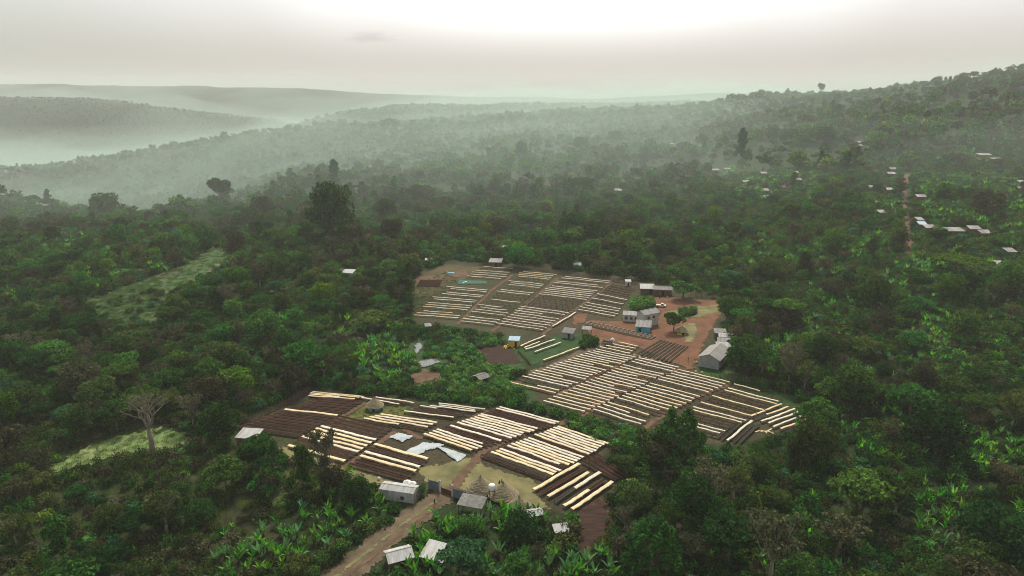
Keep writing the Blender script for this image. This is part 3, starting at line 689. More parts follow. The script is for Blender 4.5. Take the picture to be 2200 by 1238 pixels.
block('the big brown terrace at the far left', (684.5,861), (778,868), (511,921), (649,941), 'DDDDDDYDDDDDDDD', 1.5, 0.02, 0.02)
block('the terrace below the big brown one', (726.6,898.4), (841,926), (622,962), (740,996), 'DDDDWYYYWDDY', 1.5, 0.02, 0.01)
block('the small terrace above the white store shed', (807,960), (920.5,992), (753,1002), (875,1036), 'YDWYDD', 1.6, 0.02, 0.02)
block('the curved block right of the blue hut', (946,871.5), (1042,884), (869,888.5), (974,902), 'WWWWDDDW', 1.1, 0.03, 0.02, {1: (0.1, 1.0), 3: (-0.1, 0.25)})
block('the four-row block left of the tarpaulins', (818.6,895), (937,912.7), (783,904), (909,927), 'YWYY', 1.3, 0.01, 0.02)
block('the pale block between hedge and tarpaulins', (1075,880), (1202,913), (913.4,938), (1014.5,972.7), 'WWDDDWWYWWWWDWDDWWYY', 1.3, 0.02, 0.02)
block('the pale block right of the main path', (1200,921.6), (1305,958), (1037,983.6), (1173.6,1033.6), 'YWWYWWYDWWWYYWDWYYED', 1.35, 0.02, 0.02)
B4 = lambda x, y: P(860 + x / 4.4, 820 + y / 4.4)
for i, (p, q, k) in enumerate([((1265,1045),(1685,800),'Y'), ((1330,1080),(1750,835),'D'), ((1400,1110),(1775,885),'Y'), ((1470,1155),(1640,1035),'E'), ((1648,1030),(1885,885),'W'), ((1550,1200),(1930,950),'Y'), ((1625,1232),(2000,972),'Y')]):
    bed(B4(*p), B4(*q), k, f'{LOOK[k][1]} drying bed, {ordinal(i)} of the downhill group below the thatched huts', 1.5)
for i in range(4):
    f = i / 3
    bed(B4(1720 + 140 * f, 775 - 65 * f), B4(2040 + 110 * f, 950 - 28 * f), 'D', f'dark netted drying bed, {ordinal(i)} of four in the strip beside the lower hedge', 1.5)
for i in range(9):
    f = i / 8
    bed(P(1422 + 56 * f, 732 + 14.5 * f), P(1369.5 + 68 * f, 762 + 18 * f), 'E', f'low dark nursery row, {ordinal(i)} of nine beside the red dirt yard', 1.1, 0.35)
# ------------------------------------------------------------------ buildings
def window(parent, x, y, z, w, h, side, mat_f, glass=M['glass']):
    """side: '-y' front or '+x' right or '-x'"""
    m = MB(); g_ = MB(); f = 0.08
    if side in ('-y', '+y'):
        s = -1 if side == '-y' else 1
        for a0, a1, b0, b1 in ((x - w/2 - f, x + w/2 + f, z - f, z), (x - w/2 - f, x + w/2 + f, z + h, z + h + f), (x - w/2 - f, x - w/2, z, z + h), (x + w/2, x + w/2 + f, z, z + h)):
            m.box(a0, a1, min(y, y + s * 0.07), max(y, y + s * 0.07), b0, b1)
        g_.box(x - w/2, x + w/2, min(y + s * 0.01, y + s * 0.04), max(y + s * 0.01, y + s * 0.04), z, z + h)
    else:
        s = 1 if side == '+x' else -1
        for a0, a1, b0, b1 in ((y - w/2 - f, y + w/2 + f, z - f, z), (y - w/2 - f, y + w/2 + f, z + h, z + h + f), (y - w/2 - f, y - w/2, z, z + h), (y + w/2, y + w/2 + f, z, z + h)):
            m.box(min(x, x + s * 0.07), max(x, x + s * 0.07), a0, a1, b0, b1)
        g_.box(min(x + s * 0.01, x + s * 0.04), max(x + s * 0.01, x + s * 0.04), y - w/2, y + w/2, z, z + h)
    o = m.build('window', mat_f, parent)
    g_.build('pane', glass, o)
def door(parent, x, y, w, h, side, mat):
    m = MB(); s = -1 if side in ('-y', '-x') else 1
    if side in ('-y', '+y'): m.box(x - w/2, x + w/2, min(y, y + s * 0.05), max(y, y + s * 0.05), 0.02, h)
    else: m.box(min(x, x + s * 0.05), max(x, x + s * 0.05), y - w/2, y + w/2, 0.02, h)
    m.build('door', mat, parent)
def house(name, label, cat, loc, rz, lx, ly, h, roof='gable', rise=1.2, wall='plaster', rmat='tin', over=0.35, fr='-y', doors=(), wins=(), open_=False, group=None, fmat='pole', plinth=True):
    """lx along local x (ridge runs along x for gable), ly along local y; mono roof falls towards -y"""
    t = thing(name, label, cat, (loc[0], loc[1], float(ground_z(loc[0], loc[1]))), math.radians(rz), group)
    w = MB(); X, Y_ = lx / 2, ly / 2; b = -0.8
    if open_:
        for x in (-X, X):
            for y in (-Y_, Y_):
                top = h + (rise if (roof == 'mono' and y > 0) else 0)
                MB().box(x - 0.09, x + 0.09, y - 0.09, y + 0.09, b, top).build('post', M['pole'], t)
    else:
        hb = h + (rise if roof == 'mono' else 0)
        if roof == 'mono':
            w.add([(-X,-Y_,b),(X,-Y_,b),(X,Y_,b),(-X,Y_,b),(-X,-Y_,h),(X,-Y_,h),(X,Y_,h+rise),(-X,Y_,h+rise)], [(3,2,1,0),(4,5,6,7),(0,1,5,4),(1,2,6,5),(2,3,7,6),(3,0,4,7)])
        else:
            w.add([(-X,-Y_,b),(X,-Y_,b),(X,Y_,b),(-X,Y_,b),(-X,-Y_,h),(X,-Y_,h),(X,Y_,h),(-X,Y_,h),(-X,0,h+rise),(X,0,h+rise)],
                  [(3,2,1,0),(0,1,5,4),(2,3,7,6),(1,2,6,9,5),(3,0,4,8,7),(4,5,9,8),(6,7,8,9)])
        w.build('wall', M[wall], t)
    o = over; th = 0.07; z0 = 0.05
    if roof == 'mono':
        k = rise / ly
        ns = max(1, int(round(lx / 3.2)))
        for i in range(ns):
            xa = -X - o + (lx + 2 * o) * i / ns + 0.02; xb = -X - o + (lx + 2 * o) * (i + 1) / ns - 0.02
            dz = 0.03 * (i % 2)
            MB().slab([(xa,-Y_-o,h-k*o+z0+dz),(xb,-Y_-o,h-k*o+z0+dz),(xb,Y_+o,h+rise+k*o+z0+dz),(xa,Y_+o,h+rise+k*o+z0+dz)][::1], th).build('roof_panel', M[rmat], t)
    else:
        k = rise / Y_
        for sgn in (-1, 1):
            q = [(-X-o, sgn*(Y_+o), h-k*o+z0),(X+o, sgn*(Y_+o), h-k*o+z0),(X+o,0,h+rise+z0),(-X-o,0,h+rise+z0)]
            if sgn > 0: q = [q[3], q[2], q[1], q[0]]
            MB().slab(q, th).build('roof_panel', M[rmat], t)
        MB().box(-X-o, X+o, -0.12, 0.12, h+rise+z0-0.01, h+rise+z0+0.05).build('ridge_cap', M[rmat], t)
    for (side, p, w_, h_, mt) in doors:
        if side == '-y': door(t, p, -Y_ - 0.003, w_, h_, side, M[mt])
        elif side == '+x': door(t, X + 0.003, p, w_, h_, side, M[mt])
        else: door(t, -X - 0.003, p, w_, h_, side, M[mt])
    for (side, p, z, w_, h_) in wins:
        if side == '-y': window(t, p, -Y_ - 0.003, z, w_, h_, side, M[fmat])
        elif side == '+x': window(t, X + 0.003, p, z, w_, h_, side, M[fmat])
        else: window(t, -X - 0.003, p, z, w_, h_, side, M[fmat])
    return t
def at(px, py, dx=0.0, dy=0.0):
    p = P(px, py); return (p.x + dx, p.y + dy)
# workshop: gable end towards the drying beds
house('workshop', 'grey plastered workshop with a gabled tin roof at the edge of the red yard', 'workshop', at(1522, 791, 3.4, 5.2), 57, 12.5, 6.8, 3.6, 'gable', 1.5, 'plaster', 'tin', 0.45,
      doors=(('-x', 0.0, 0.01, 0.01, 'dark'),), wins=(('-y', -2.5, 1.2, 1.2, 1.0),))
for i in range(3):
    c_ = at(1541 + 3.0 * i, 764 - 10.5 * i, 3.3, 3.0)
    house('lean_to_shed', ['pale lean-to shed roof right behind the grey workshop', 'middle one of three pale lean-to roofs behind the workshop', 'pale lean-to roof farthest from the workshop gable, before the small grey shed'][i], 'shed', c_, -12, 6.0, 2.3, 2.6, 'mono', 0.7, 'mud', 'tin_pale' if i != 1 else 'tin', 0.15, group='lean-to sheds along the yard')
house('shed', 'small grey tin shed at the far end of the lean-to row beside the yard', 'shed', at(1543, 728, 1, 1.5), -10, 4.2, 4.0, 2.3, 'mono', 0.5, 'mud', 'tin_dark', 0.2, doors=(('-y', 0.6, 0.9, 1.9, 'dark'),))
# pulping station
house('washing_station_office', 'small house with a blue front wall and grey lean-to roof below the two-storey mill', 'house', at(1384, 716, 0, 2.0), -14, 5.4, 4.2, 2.7, 'mono', 1.1, 'blue', 'tin', 0.4, doors=(('-y', -1.2, 1.1, 2.0, 'dark'), ('-y', 1.3, 0.9, 2.0, 'blue')), wins=(('+x', 0, 1.0, 0.9, 0.8),))
house('pulping_mill', 'two-storey coffee mill with a rusty gabled tin roof and cream walls', 'mill', at(1395, 706, 0, 4.5), 30, 7.5, 4.6, 5.6, 'gable', 1.0, 'plaster_pale', 'tin', 0.5, doors=(('-x', -0.6, 2.0, 2.2, 'dark'),), wins=(('-y', -1.5, 3.4, 1.0, 0.9), ('-y', 1.2, 3.4, 1.0, 0.9)))
house('store_block', 'white-walled block with three dark windows beside the coffee mill', 'building', at(1358, 692, 0, 1.8), -13, 6.6, 3.4, 2.9, 'mono', 0.5, 'plaster_pale', 'tin', 0.3, wins=(('-y', -2.1, 1.0, 1.0, 1.1), ('-y', 0.0, 1.0, 0.9, 1.1), ('-y', 2.0, 1.0, 1.1, 1.1)))
house('long_shed', 'brown long shed with pale tin roof by the green round tree', 'shed', at(1392, 632, 0, 2.5), -6, 6.0, 4.5, 2.6, 'mono', 0.9, 'mud', 'tin_pale', 0.4, doors=(('-y', 1.6, 1.2, 2.0, 'dark'),))
house('long_shed', 'brown-walled shed with darker tin roof adjoining the pale-roofed long shed', 'shed', at(1425, 636, 0, 2.8), -10, 8.2, 4.8, 3.0, 'gable', 0.9, 'mud', 'tin', 0.4, doors=(('-y', 0.4, 1.1, 2.0, 'dark'),), wins=(('-y', 2.2, 1.0, 0.7, 0.6), ('-y', -2.2, 1.0, 0.7, 0.6)))
house('latrine', 'tiny pale latrine at the upper edge of the drying beds near the long sheds', 'latrine', at(1349, 614), 0, 2.6, 2.0, 2.4, 'mono', 0.4, 'plaster_pale', 'tin_pale', 0.2, doors=(('-y', 0, 0.8, 1.8, 'dark'),))
house('latrine', 'tiny grey latrine at the foot of the far left upper block', 'latrine', at(920, 711), 15, 2.2, 2.0, 2.3, 'mono', 0.4, 'plaster', 'tin', 0.25, doors=(('-y', 0.1, 0.8, 1.8, 'dark'),))
house('shed', 'tin-roofed open shed at the top of the drying field under the round tree', 'shed', at(1065, 573, 0, 2), -8, 6.4, 5.0, 2.6, 'mono', 0.9, 'mud', 'tin', 0.4, doors=(('-y', 0.5, 1.2, 1.9, 'dark'),))
house('guard_shed', 'small dark shed with weathered roof on the lush grass beside the tanks', 'shed', at(1222, 727, 0, 1.2), -22, 4.0, 3.2, 2.4, 'mono', 0.7, 'plaster', 'tin_dark', 0.4, doors=(('-y', 0.6, 0.9, 1.9, 'dark'),))
house('shelter', 'small pale tin roof on posts left of the long concrete tanks', 'shelter', at(1261, 720, 0, 1), -12, 3.4, 2.6, 2.4, 'mono', 0.4, 'mud', 'tin', 0.2, open_=True)
house('yellow_shack', 'yellow boarded shack with a bluish tin roof above the tilled plot', 'shack', at(1105, 744, 0, 1), -8, 3.6, 3.0, 2.5, 'mono', 0.4, 'yellow', 'tin_blue', 0.3, doors=(('-y', 0.7, 0.8, 1.9, 'dark'),))
house('shelter', 'square grey roof on posts beside the small pond', 'shelter', at(1033, 826, 0, 1), 42, 4.0, 4.0, 2.4, 'gable', 0.7, 'mud', 'tin_dark', 0.25, open_=True)
house('shack', 'shack with a flat pale tin roof at the corner of the big brown terrace', 'shack', at(535, 955, 0, 1), -8, 5.4, 4.2, 2.5, 'mono', 0.5, 'mud', 'tin_pale', 0.3, doors=(('-y', 0.3, 0.9, 1.9, 'dark'),))
house('store_shed', 'white metal store shed with a small dark window beside the gate', 'shed', at(856, 1078, 0, 1.8), -14, 8.3, 3.4, 2.6, 'gable', 0.5, 'tin_pale', 'tin_pale', 0.12, wins=(('-y', 1.4, 0.7, 0.7, 0.7),), doors=(('+x', 0.3, 1.0, 2.0, 'tin'),))
house('shed', 'open shed with a slatted grey roof behind the fence near the thatched huts', 'shed', at(1014, 1106, 0, 1.5), -18, 5.4, 3.2, 2.2, 'mono', 0.6, 'mud', 'tin_dark', 0.3, open_=True)
house('tin_shack', 'tin roof sheet on a low shack among the enset plants below the thatched huts', 'shack', at(1146, 1118), 20, 3.6, 2.6, 2.0, 'gable', 0.5, 'mud', 'tin_pale', 0.2)
house('tin_shack', 'flat scrap of pale tin roofing at the edge of the grass near the ploughed ground', 'shack', at(1205, 1150), 12, 3.0, 2.2, 1.6, 'mono', 0.4, 'mud', 'tin_pale', 0.2)
house('tin_house', 'tin-roofed house nearest the dirt road at the bottom, with a small roof hole', 'house', at(856, 1218, 0, 1), 24, 4.6, 3.8, 2.3, 'gable', 0.9, 'mud', 'tin_pale', 0.35, doors=(('-y', 0, 0.9, 1.9, 'dark'),))
house('tin_house', 'tin-roofed house half hidden by enset leaves, right of the roadside house', 'house', at(936, 1216, 0, 1), -22, 4.6, 3.8, 2.3, 'mono', 0.9, 'mud', 'tin_pale', 0.35, doors=(('-y', 0, 0.9, 1.9, 'dark'),))
house('small_house', 'small grey house on the green clearing left of the upper drying field', 'house', at(750, 595), -10, 5.5, 4.2, 2.6, 'mono', 0.8, 'plaster', 'tin_pale', 0.3, doors=(('-y', 0.8, 0.9, 1.9, 'dark'),))
house('tent', 'white tent-like roof among enset plants above the third upper block', 'tent', at(1240, 574), 20, 4.0, 3.0, 1.4, 'gable', 1.0, 'plaster_pale', 'plastic_white', 0.3)
house('small_house', 'little pale roof beside the pinkish soil patch above the tin shed', 'house', at(1083, 540), 0, 4.5, 3.5, 2.4, 'mono', 0.6, 'mud', 'tin_pale', 0.2)
house('small_house', 'tiny roof under the olive tree left of the tin shed', 'house', at(921, 566), 0, 3.6, 3.0, 2.2, 'mono', 0.5, 'mud', 'tin_pale', 0.2)
poly_sheet('pink_soil', [(1058,547),(1080,543),(1078,550),(1062,552)], M['soil_red'], 0.15)
FARH = [ # px, py, width px, kind, label
 (1537,372,17,'tin_pale','bright tin roof, leftmost of the hamlet in the forest'),
 (1563,370,15,'tin_pale','slanting tin roof next to the leftmost hamlet house'),
 (1641,379,14,'tin_pale','thin pale roof in the enset patch above the hamlet centre'),
 (1710,378,12,'tin_pale','small bright roof at the upper right of the hamlet'),
 (1714,394,18,'tin_pale','low pale roof just below the upper right hamlet house'),
 (1603,398,14,'tin_pale','pale roof at the left of the hamlet below the slanting one'),
 (1646,417,11,'tin','upper of two stacked small grey roofs in the hamlet'),
 (1650,432,18,'tin_pale','long pale roof at the bottom edge of the hamlet'),
 (1690,411,18,'mud','brown earth-coloured roof in the middle of the hamlet'),
 (1871,411,12,'tin_pale','small white roof left of the uphill red road'),
 (1912,416,14,'tin_pale','whitish house beside the uphill red road'),
 (1915,381,18,'tin','grey roof above the whitish house by the uphill road'),
 (1919,371,14,'tin_pale','small pale roof highest beside the uphill road'),
 (1979,432,20,'tin_pale','narrow pale roof right of the uphill red road'),
 (1895,466,18,'tin','dull roof in the forest left of the uphill red road'),
 (1850,312,16,'tin_pale','small bright roof far up the right slope under mist'),
 (1843,319,20,'tin','wide grey roof just below the far bright one'),
 (2114,340,32,'tin_pale','long pale roof high on the right slope'),
 (2141,350,24,'tin','grey roof below the long pale one on the right slope'),
 (2194,400,12,'tin_pale','pale roof cut by the right edge halfway up the slope'),
 (2196,415,14,'tin_pale','lower roof at the right edge of the picture'),
 (1443,314,8,'tin_pale','lone far roof speck in the misty middle forest'),
 (1565,240,8,'tin_pale','very distant roof speck below the ridge'),
 (1568,490,0,'',''),
 (1998,500,26,'tin_pale','leftmost long roof of the tin-roofed row on the right'),
 (2050,507,40,'tin_pale','longest roof in the middle of the tin-roofed row'),
 (2093,503,26,'tin_pale','raised roof second from the end of the tin-roofed row'),
 (2116,512,24,'tin_pale','rightmost bright roof of the tin-roofed row'),
 (1981,492,17,'tin_blue','small blue roof left of the tin-roofed row'),
 (1976,483,8,'tin','tiny grey roof above the small blue one'),
 (2170,553,22,'tin_pale','pale roof half hidden in greenery below the tin-roofed row'),
 (2150,582,16,'tin','dim roof corner right below the tin-roofed row'),
 (1328,416,18,'tin','grey-green roofed hut alone in the middle forest'),
]
for (x, y, w, k, lab) in FARH:
    if not w: continue
    p = P(x, y); d = p.y
    lx = max(3.6, 0.85 * w * d / FOC)
    rr = random.Random(x)
    rm = k if k != 'mud' else 'rust'
    if k in ('tin_pale', 'tin'): rm = 'tin_far'
    house('far_house', lab, 'house', (p.x, p.y + 1), rr.uniform(-12, 6), lx, max(3.8, min(5.5, lx * 0.6)), 3.0, 'mono', 1.0, 'mud', rm, 0.4, doors=(('-y', 0, 1.0, 1.9, 'dark'),), wins=(('-y', lx * 0.28, 1.0, 0.8, 0.8),), group='tin-roofed houses in the forest')

# round huts
def round_hut(label, loc, rw, hw_, rr_, hr, wallm, band=None, name='round_hut', dr=True, n=28):
    t = thing(name, label, 'hut', (loc[0], loc[1], float(ground_z(loc[0], loc[1]))))
    if hw_ > 0.9:
        MB().lathe([(rw, -0.5), (rw, hw_ + 0.25)], n).build('wall', M[wallm], t, True)
        if band: MB().lathe([(rw + 0.03, hw_ * 0.55), (rw + 0.05, hw_ * 0.56), (rw + 0.05, hw_), (rw + 0.02, hw_ + 0.01)], n, False).build('dark_band', M[band], t, True)
        if dr: MB().box(-0.45, 0.45, -rw - 0.06, -rw + 0.1, 0.0, 1.7).build('door', M['dark'], t)
    prof = []
    k = 9; z0 = max(hw_ - 0.25, 0.0)
    for i in range(k + 1):
        f = i / k
        r = rr_ * (1 - f) ** 0.92; z = z0 + hr * f
        prof.append((r + 0.10, z)); prof.append((r * 0.985 + 0.02, z + 0.10))
    m = MB().lathe(prof, 36)
    q = random.Random(int(loc[0] * 10))
    m.v = [(x * (1 + q.uniform(-0.035, 0.035)), y * (1 + q.uniform(-0.035, 0.035)), z + q.uniform(-0.05, 0.05)) for x, y, z in m.v]
    m.build('thatched_roof', M['thatch'], t)
    MB().lathe([(0.22, z0 + hr - 0.25), (0.25, z0 + hr), (0.12, z0 + hr + 0.35), (0.05, z0 + hr + 0.55)], 8).build('roof_tip', M['thatch'], t)
    return t
round_hut('round hut with a grey thatched cone and bright blue wall among the brown terraces', at(803, 884, 0, 1.6), 1.95, 1.5, 2.7, 2.3, 'blue')
round_hut('round hut with a low thatched roof, dark band and yellow base in the red yard', at(1467, 721, 0, 1.6), 1.9, 1.6, 2.5, 1.7, 'yellow', 'dark')
round_hut('large thatched cone hut nearest the gate fence, left of the white water tank', at(1032, 1063, 0, 1.5), 2.4, 1.0, 3.4, 3.1, 'mud')
round_hut('middle thatched cone hut, right of the white water tank', at(1081, 1076, 0, 1.5), 2.5, 1.0, 3.5, 3.0, 'mud')
round_hut('grey thatched hut, smallest and nearest the enset plants', at(1116, 1100, 0, 1.2), 2.0, 1.0, 2.7, 2.2, 'mud')

# fermentation tanks: long double row of concrete cells
a_, b_ = P(1263, 699), P(1405, 730)
d_ = b_ - a_; Lt = Vector((d_.x, d_.y)).length
t = thing('fermentation_tanks', 'long low concrete fermentation tanks divided into many open cells', 'tank', ((a_.x + b_.x) / 2, (a_.y + b_.y) / 2 + 1.0, float(ground_z((a_.x + b_.x) / 2, (a_.y + b_.y) / 2))), math.atan2(d_.y, d_.x))
W2 = 1.9
MB().box(-Lt/2, Lt/2, -W2, -W2 + 0.22, -0.5, 1.0).build('tank_wall', M['concrete'], t)
MB().box(-Lt/2, Lt/2, W2 - 0.22, W2, -0.5, 1.0).build('tank_wall', M['concrete'], t)
MB().box(-Lt/2 + 0.22, Lt/2 - 0.22, -0.10, 0.10, -0.5, 0.95).build('tank_wall', M['concrete'], t)
MB().box(-Lt/2 + 0.22, Lt/2 - 0.22, -W2 + 0.22, W2 - 0.22, -0.5, 0.15).build('tank_floor', M['concrete'], t)
dv = MB().box(-0.1, 0.1, -W2 + 0.225, -0.105, -0.4, 0.98).mesh('divider', M['concrete'])
nd = 15
for i in range(nd + 1):
    x = -Lt/2 + 0.1 + (Lt - 0.2) * i / nd
    for yy in (0.0, W2 - 0.12):
        o = link('divider', dv, t); o.location = (x, yy, 0)
for i in (12, 13):
    x = -Lt/2 + 0.1 + (Lt - 0.2) * (i + 0.5) / nd
    MB().box(x - 0.6, x + 0.6, -W2 + 0.3, -0.15, 0.155, 0.5).build('washing_water', M['cloth_dark'], t)

# machinery on the red ground
l_ = at(1305, 738)
t = thing('washing_channel_sump', 'small brick sump with sacks and a blue barrel on the red ground', 'sump', (l_[0], l_[1], float(ground_z(*l_))), math.radians(-15))
MB().box(-2.2, 2.2, -1.4, -1.2, -0.3, 0.7).box(-2.2, 2.2, 1.2, 1.4, -0.3, 0.7).box(-2.2, -2.0, -1.2, 1.2, -0.3, 0.7).box(2.0, 2.2, -1.2, 1.2, -0.3, 0.7).build('brick_wall', M['concrete'], t)
MB().box(-2.0, 2.0, -1.2, 1.2, -0.3, 0.2).build('dark_floor', M['dark'], t)
MB().bar((-2.1, -1.3, 0.9), (2.1, 1.3, 1.0), 0.12, 0.12).bar((-2.1, 1.3, 0.9), (2.1, -1.3, 1.05), 0.12, 0.12).build('roof_poles', M['pole'], t)
def sack(loc, label, mat, sx=0.5, n=1):
    m = MB().lathe([(0.1, 0.0), (0.38, 0.06), (0.46, 0.3), (0.42, 0.6), (0.2, 0.78), (0.12, 0.9)], 10)
    q = random.Random(int(loc[0] * 7)); m.v = [(x * q.uniform(0.9, 1.15), y * q.uniform(0.9, 1.15), z) for x, y, z in m.v]
    o = m.build('sack', M[mat], None, True); z = float(ground_z(loc[0], loc[1])); o.location = (loc[0], loc[1], z + 0.05); o.scale = (sx * 2,) * 3
    tag(o, label, 'sack', 'sacks lying about the yard'); return o
sack(at(1316, 735), 'pale sack beside the small brick sump', 'plastic_white', 0.9)
sack(at(1303, 745), 'dark blue barrel-like sack in front of the small brick sump', 'cloth_dark', 0.7)
for x, y, m_, l in ((1362,765,'sheet_orange','orange-pink sack farthest left on the line above the middle block'), (1374,769,'sheet_white','pale sack second on the line above the middle block'), (1388,772,'sheet_orange','orange sack halfway along the line above the middle block'),
                 (1400,776,'sheet_white','white sack fourth on the line above the middle block'), (1417,780,'sheet_white','white sack at the right end of the line above the middle block'), (1497,780,'sheet_orange','orange bundle against the gable wall of the workshop'),
                 (1434,640,'yellow','yellow sack standing at the corner of the darker long shed'), (1417,642,'tarp_green','green bundle on the ground below the long sheds'), (814,1031,'plastic_white','small white sack on the dry grass above the store shed'),
                 (1126,862,'plastic_white','white upright sack at the edge of the hedge'), (1495,801,'sheet_cream','pale bundle on the lush grass corner'), (1508,803,'sheet_cream','second pale bundle on the lush grass corner'), (1012,655,'plastic_white','tiny pale bundle on a far left bed row')):
    sack(at(x, y), l, m_, 0.42)
# small cream vehicle parked by the sheds
l_ = at(1420, 660)
t = thing('parked_van', 'small cream pickup van parked below the long sheds', 'van', (l_[0], l_[1], float(ground_z(*l_))), math.radians(-12))
m = MB().box(-2.1, 0.2, -0.85, 0.85, 0.45, 1.1).box(0.2, 2.1, -0.85, 0.85, 0.45, 1.05); m.build('body', M['paint_cream'], t)
MB().add([(-0.2,-0.8,1.1),(1.3,-0.8,1.1),(1.3,0.8,1.1),(-0.2,0.8,1.1),(0.05,-0.7,1.75),(0.95,-0.7,1.75),(0.95,0.7,1.75),(0.05,0.7,1.75)], [(4,5,6,7),(0,1,5,4),(1,2,6,5),(2,3,7,6),(3,0,4,7)]).build('cab', M['paint_cream'], t)
MB().box(1.28, 1.30, -0.6, 0.6, 1.15, 1.2).box(0.1, 0.9, -0.80, -0.76, 1.2, 1.6).build('cab_window', M['glass'], t)
wm = MB().lathe([(0.34, -0.11), (0.36, 0.0), (0.34, 0.11)], 14).mesh('wheel', M['tyre'])
for x in (-1.35, 1.35):
    for y in (-0.85, 0.85):
        o = link('wheel', wm, t); o.location = (x, y, 0.36); o.rotation_euler = (math.pi / 2, 0, 0)

# white water tanks and the tank on a stand
for i, (x, y) in enumerate([(875,1044),(886,1047)]):
    l_ = at(x, y)
    o = MB().lathe([(0.9, 0), (1.0, 0.1), (1.0, 1.0), (0.9, 1.15), (0.35, 1.4), (0.3, 1.5), (0.05, 1.52)], 18).build('water_tank', M['plastic_white'], None, True)
    o.location = (l_[0], l_[1], float(ground_z(*l_)) - 0.02); tag(o, ['white plastic water tank behind the store shed, on the left', 'white plastic water tank behind the store shed, on the right'][i], 'water tank', 'water tanks behind the store shed')
l_ = at(1057, 1075)
t = thing('water_tower', 'white round tank on a thin post stand between the thatched cones', 'water tank', (l_[0], l_[1], float(ground_z(*l_))))
for x in (-0.5, 0.5):
    for y in (-0.5, 0.5): MB().box(x - 0.06, x + 0.06, y - 0.06, y + 0.06, -0.3, 2.7).build('leg', M['pole'], t)
MB().box(-0.75, 0.75, -0.75, 0.75, 2.7, 2.8).build('platform', M['pole'], t)
o = MB().lathe([(0.72, 2.8), (0.8, 2.9), (0.8, 3.9), (0.7, 4.05), (0.3, 4.2), (0.05, 4.22)], 16).build('tank_body', M['plastic_white'], t, True)

# gate and metal fence
def panel_fence(name, label, p0, p1, h, mat, cat='fence', n=5):
    a, b = P(*p0), P(*p1); d = b - a; Lf = math.hypot(d.x, d.y)
    zc = float(ground_z((a.x+b.x)/2, (a.y+b.y)/2))
    t = thing(name, label, cat, ((a.x + b.x) / 2, (a.y + b.y) / 2, zc), math.atan2(d.y, d.x))
    for i in range(n):
        x0 = -Lf/2 + Lf * i / n + 0.03; x1 = -Lf/2 + Lf * (i + 1) / n - 0.03
        MB().box(x0, x1, -0.025, 0.025, 0.0, h + 0.04 * (i % 2)).build('sheet_panel', M[mat], t)
    for i in range(n + 1):
        x = -Lf/2 + Lf * i / n
        MB().box(x - 0.05, x + 0.05, 0.027, 0.13, -0.4, h + 0.15).build('post', M['pole'], t)
    return t
panel_fence('metal_fence', 'blue-grey sheet metal fence left of the rusty gate', (921,1050), (943,1056), 2.4, 'bluegrey', n=3)
panel_fence('metal_fence', 'blue-grey sheet metal fence right of the rusty gate up to the thatched hut', (973,1068), (1008,1079), 2.3, 'bluegrey', n=5)
t = panel_fence('rusty_gate', 'low rust-red double gate between two concrete posts', (948,1058), (970,1066), 1.3, 'rust', 'gate', 2)
for x, y, l in ((945,1057,'tall concrete gate post on the left of the rusty gate'), (972,1067,'tall concrete gate post on the right of the rusty gate')):
    l_ = at(x, y)
    o = MB().box(-0.2, 0.2, -0.2, 0.2, -0.4, 3.0).add([(-0.26,-0.26,3.0),(0.26,-0.26,3.0),(0.26,0.26,3.0),(-0.26,0.26,3.0),(0,0,3.25)], [(0,3,2,1),(0,1,4),(1,2,4),(2,3,4),(3,0,4)]).build('gate_post', M['plaster_pale'])
    o.location = (l_[0], l_[1], float(ground_z(*l_))); tag(o, l, 'gate post', 'concrete gate posts')
def stake_fence(label, pts, h=2.0, step=0.35, mat='reed'):
    w = [P(*p) for p in pts]; m = MB(); q = random.Random(len(pts) * 31 + int(w[0].x))
    o0 = w[0]; t = thing('reed_fence', label, 'fence', (o0.x, o0.y, o0.z))
    for a, b in zip(w[:-1], w[1:]):
        Lf = math.hypot(b.x - a.x, b.y - a.y); n = int(Lf / step)
        for i in range(n):
            f = i / n; x = a.x + (b.x - a.x) * f + q.uniform(-.1, .1) - o0.x; y = a.y + (b.y - a.y) * f + q.uniform(-.1, .1) - o0.y
            z = float(ground_z(x + o0.x, y + o0.y)) - o0.z; hh = h * q.uniform(0.7, 1.15); r = q.uniform(0.05, 0.14)
            tx, ty = q.uniform(-.12, .12), q.uniform(-.12, .12)
            m.add([(x-r,y-r,z-.3),(x+r,y-r,z-.3),(x,y+r,z-.3),(x-r*.6+tx,y-r*.6+ty,z+hh),(x+r*.6+tx,y-r*.6+ty,z+hh),(x+tx,y+r*.6+ty,z+hh)], [(0,1,4,3),(1,2,5,4),(2,0,3,5),(3,4,5)])
    o = m.build('stakes', M[mat], t); o['kind'] = 'stuff'
    r_ = MB()
    for a, b in zip(w[:-1], w[1:]):
        n = max(1, int(math.hypot(b.x - a.x, b.y - a.y) / 4))
        for i in range(n):
            p = a.lerp(b, i / n); q_ = a.lerp(b, (i + 1) / n)
            r_.bar((p.x - o0.x, p.y - o0.y, float(ground_z(p.x, p.y)) - o0.z + h * 0.6), (q_.x - o0.x, q_.y - o0.y, float(ground_z(q_.x, q_.y)) - o0.z + h * 0.6), 0.08, 0.08)
    r_.build('rail', M['pole'], t)
stake_fence('brown reed fence along the left edge of the big brown terrace', [(505,922),(560,897),(620,868),(668,842)], 2.2)
stake_fence('reed fence along the far upper edge of the drying field', [(1125,575),(1200,590),(1300,603),(1370,612)], 2.2)
stake_fence('reed fence behind the yard right of the long sheds', [(1480,640),(1510,640),(1550,642)], 3.0)
stake_fence('leaning stake fence running down beside the white store shed', [(912,1052),(900,1072),(888,1090)], 2.8, 0.45, 'bark_pale')
stake_fence('dry reed fence along the lush grass below the round tree', [(1545,815),(1590,820),(1640,826),(1690,835)], 2.2)
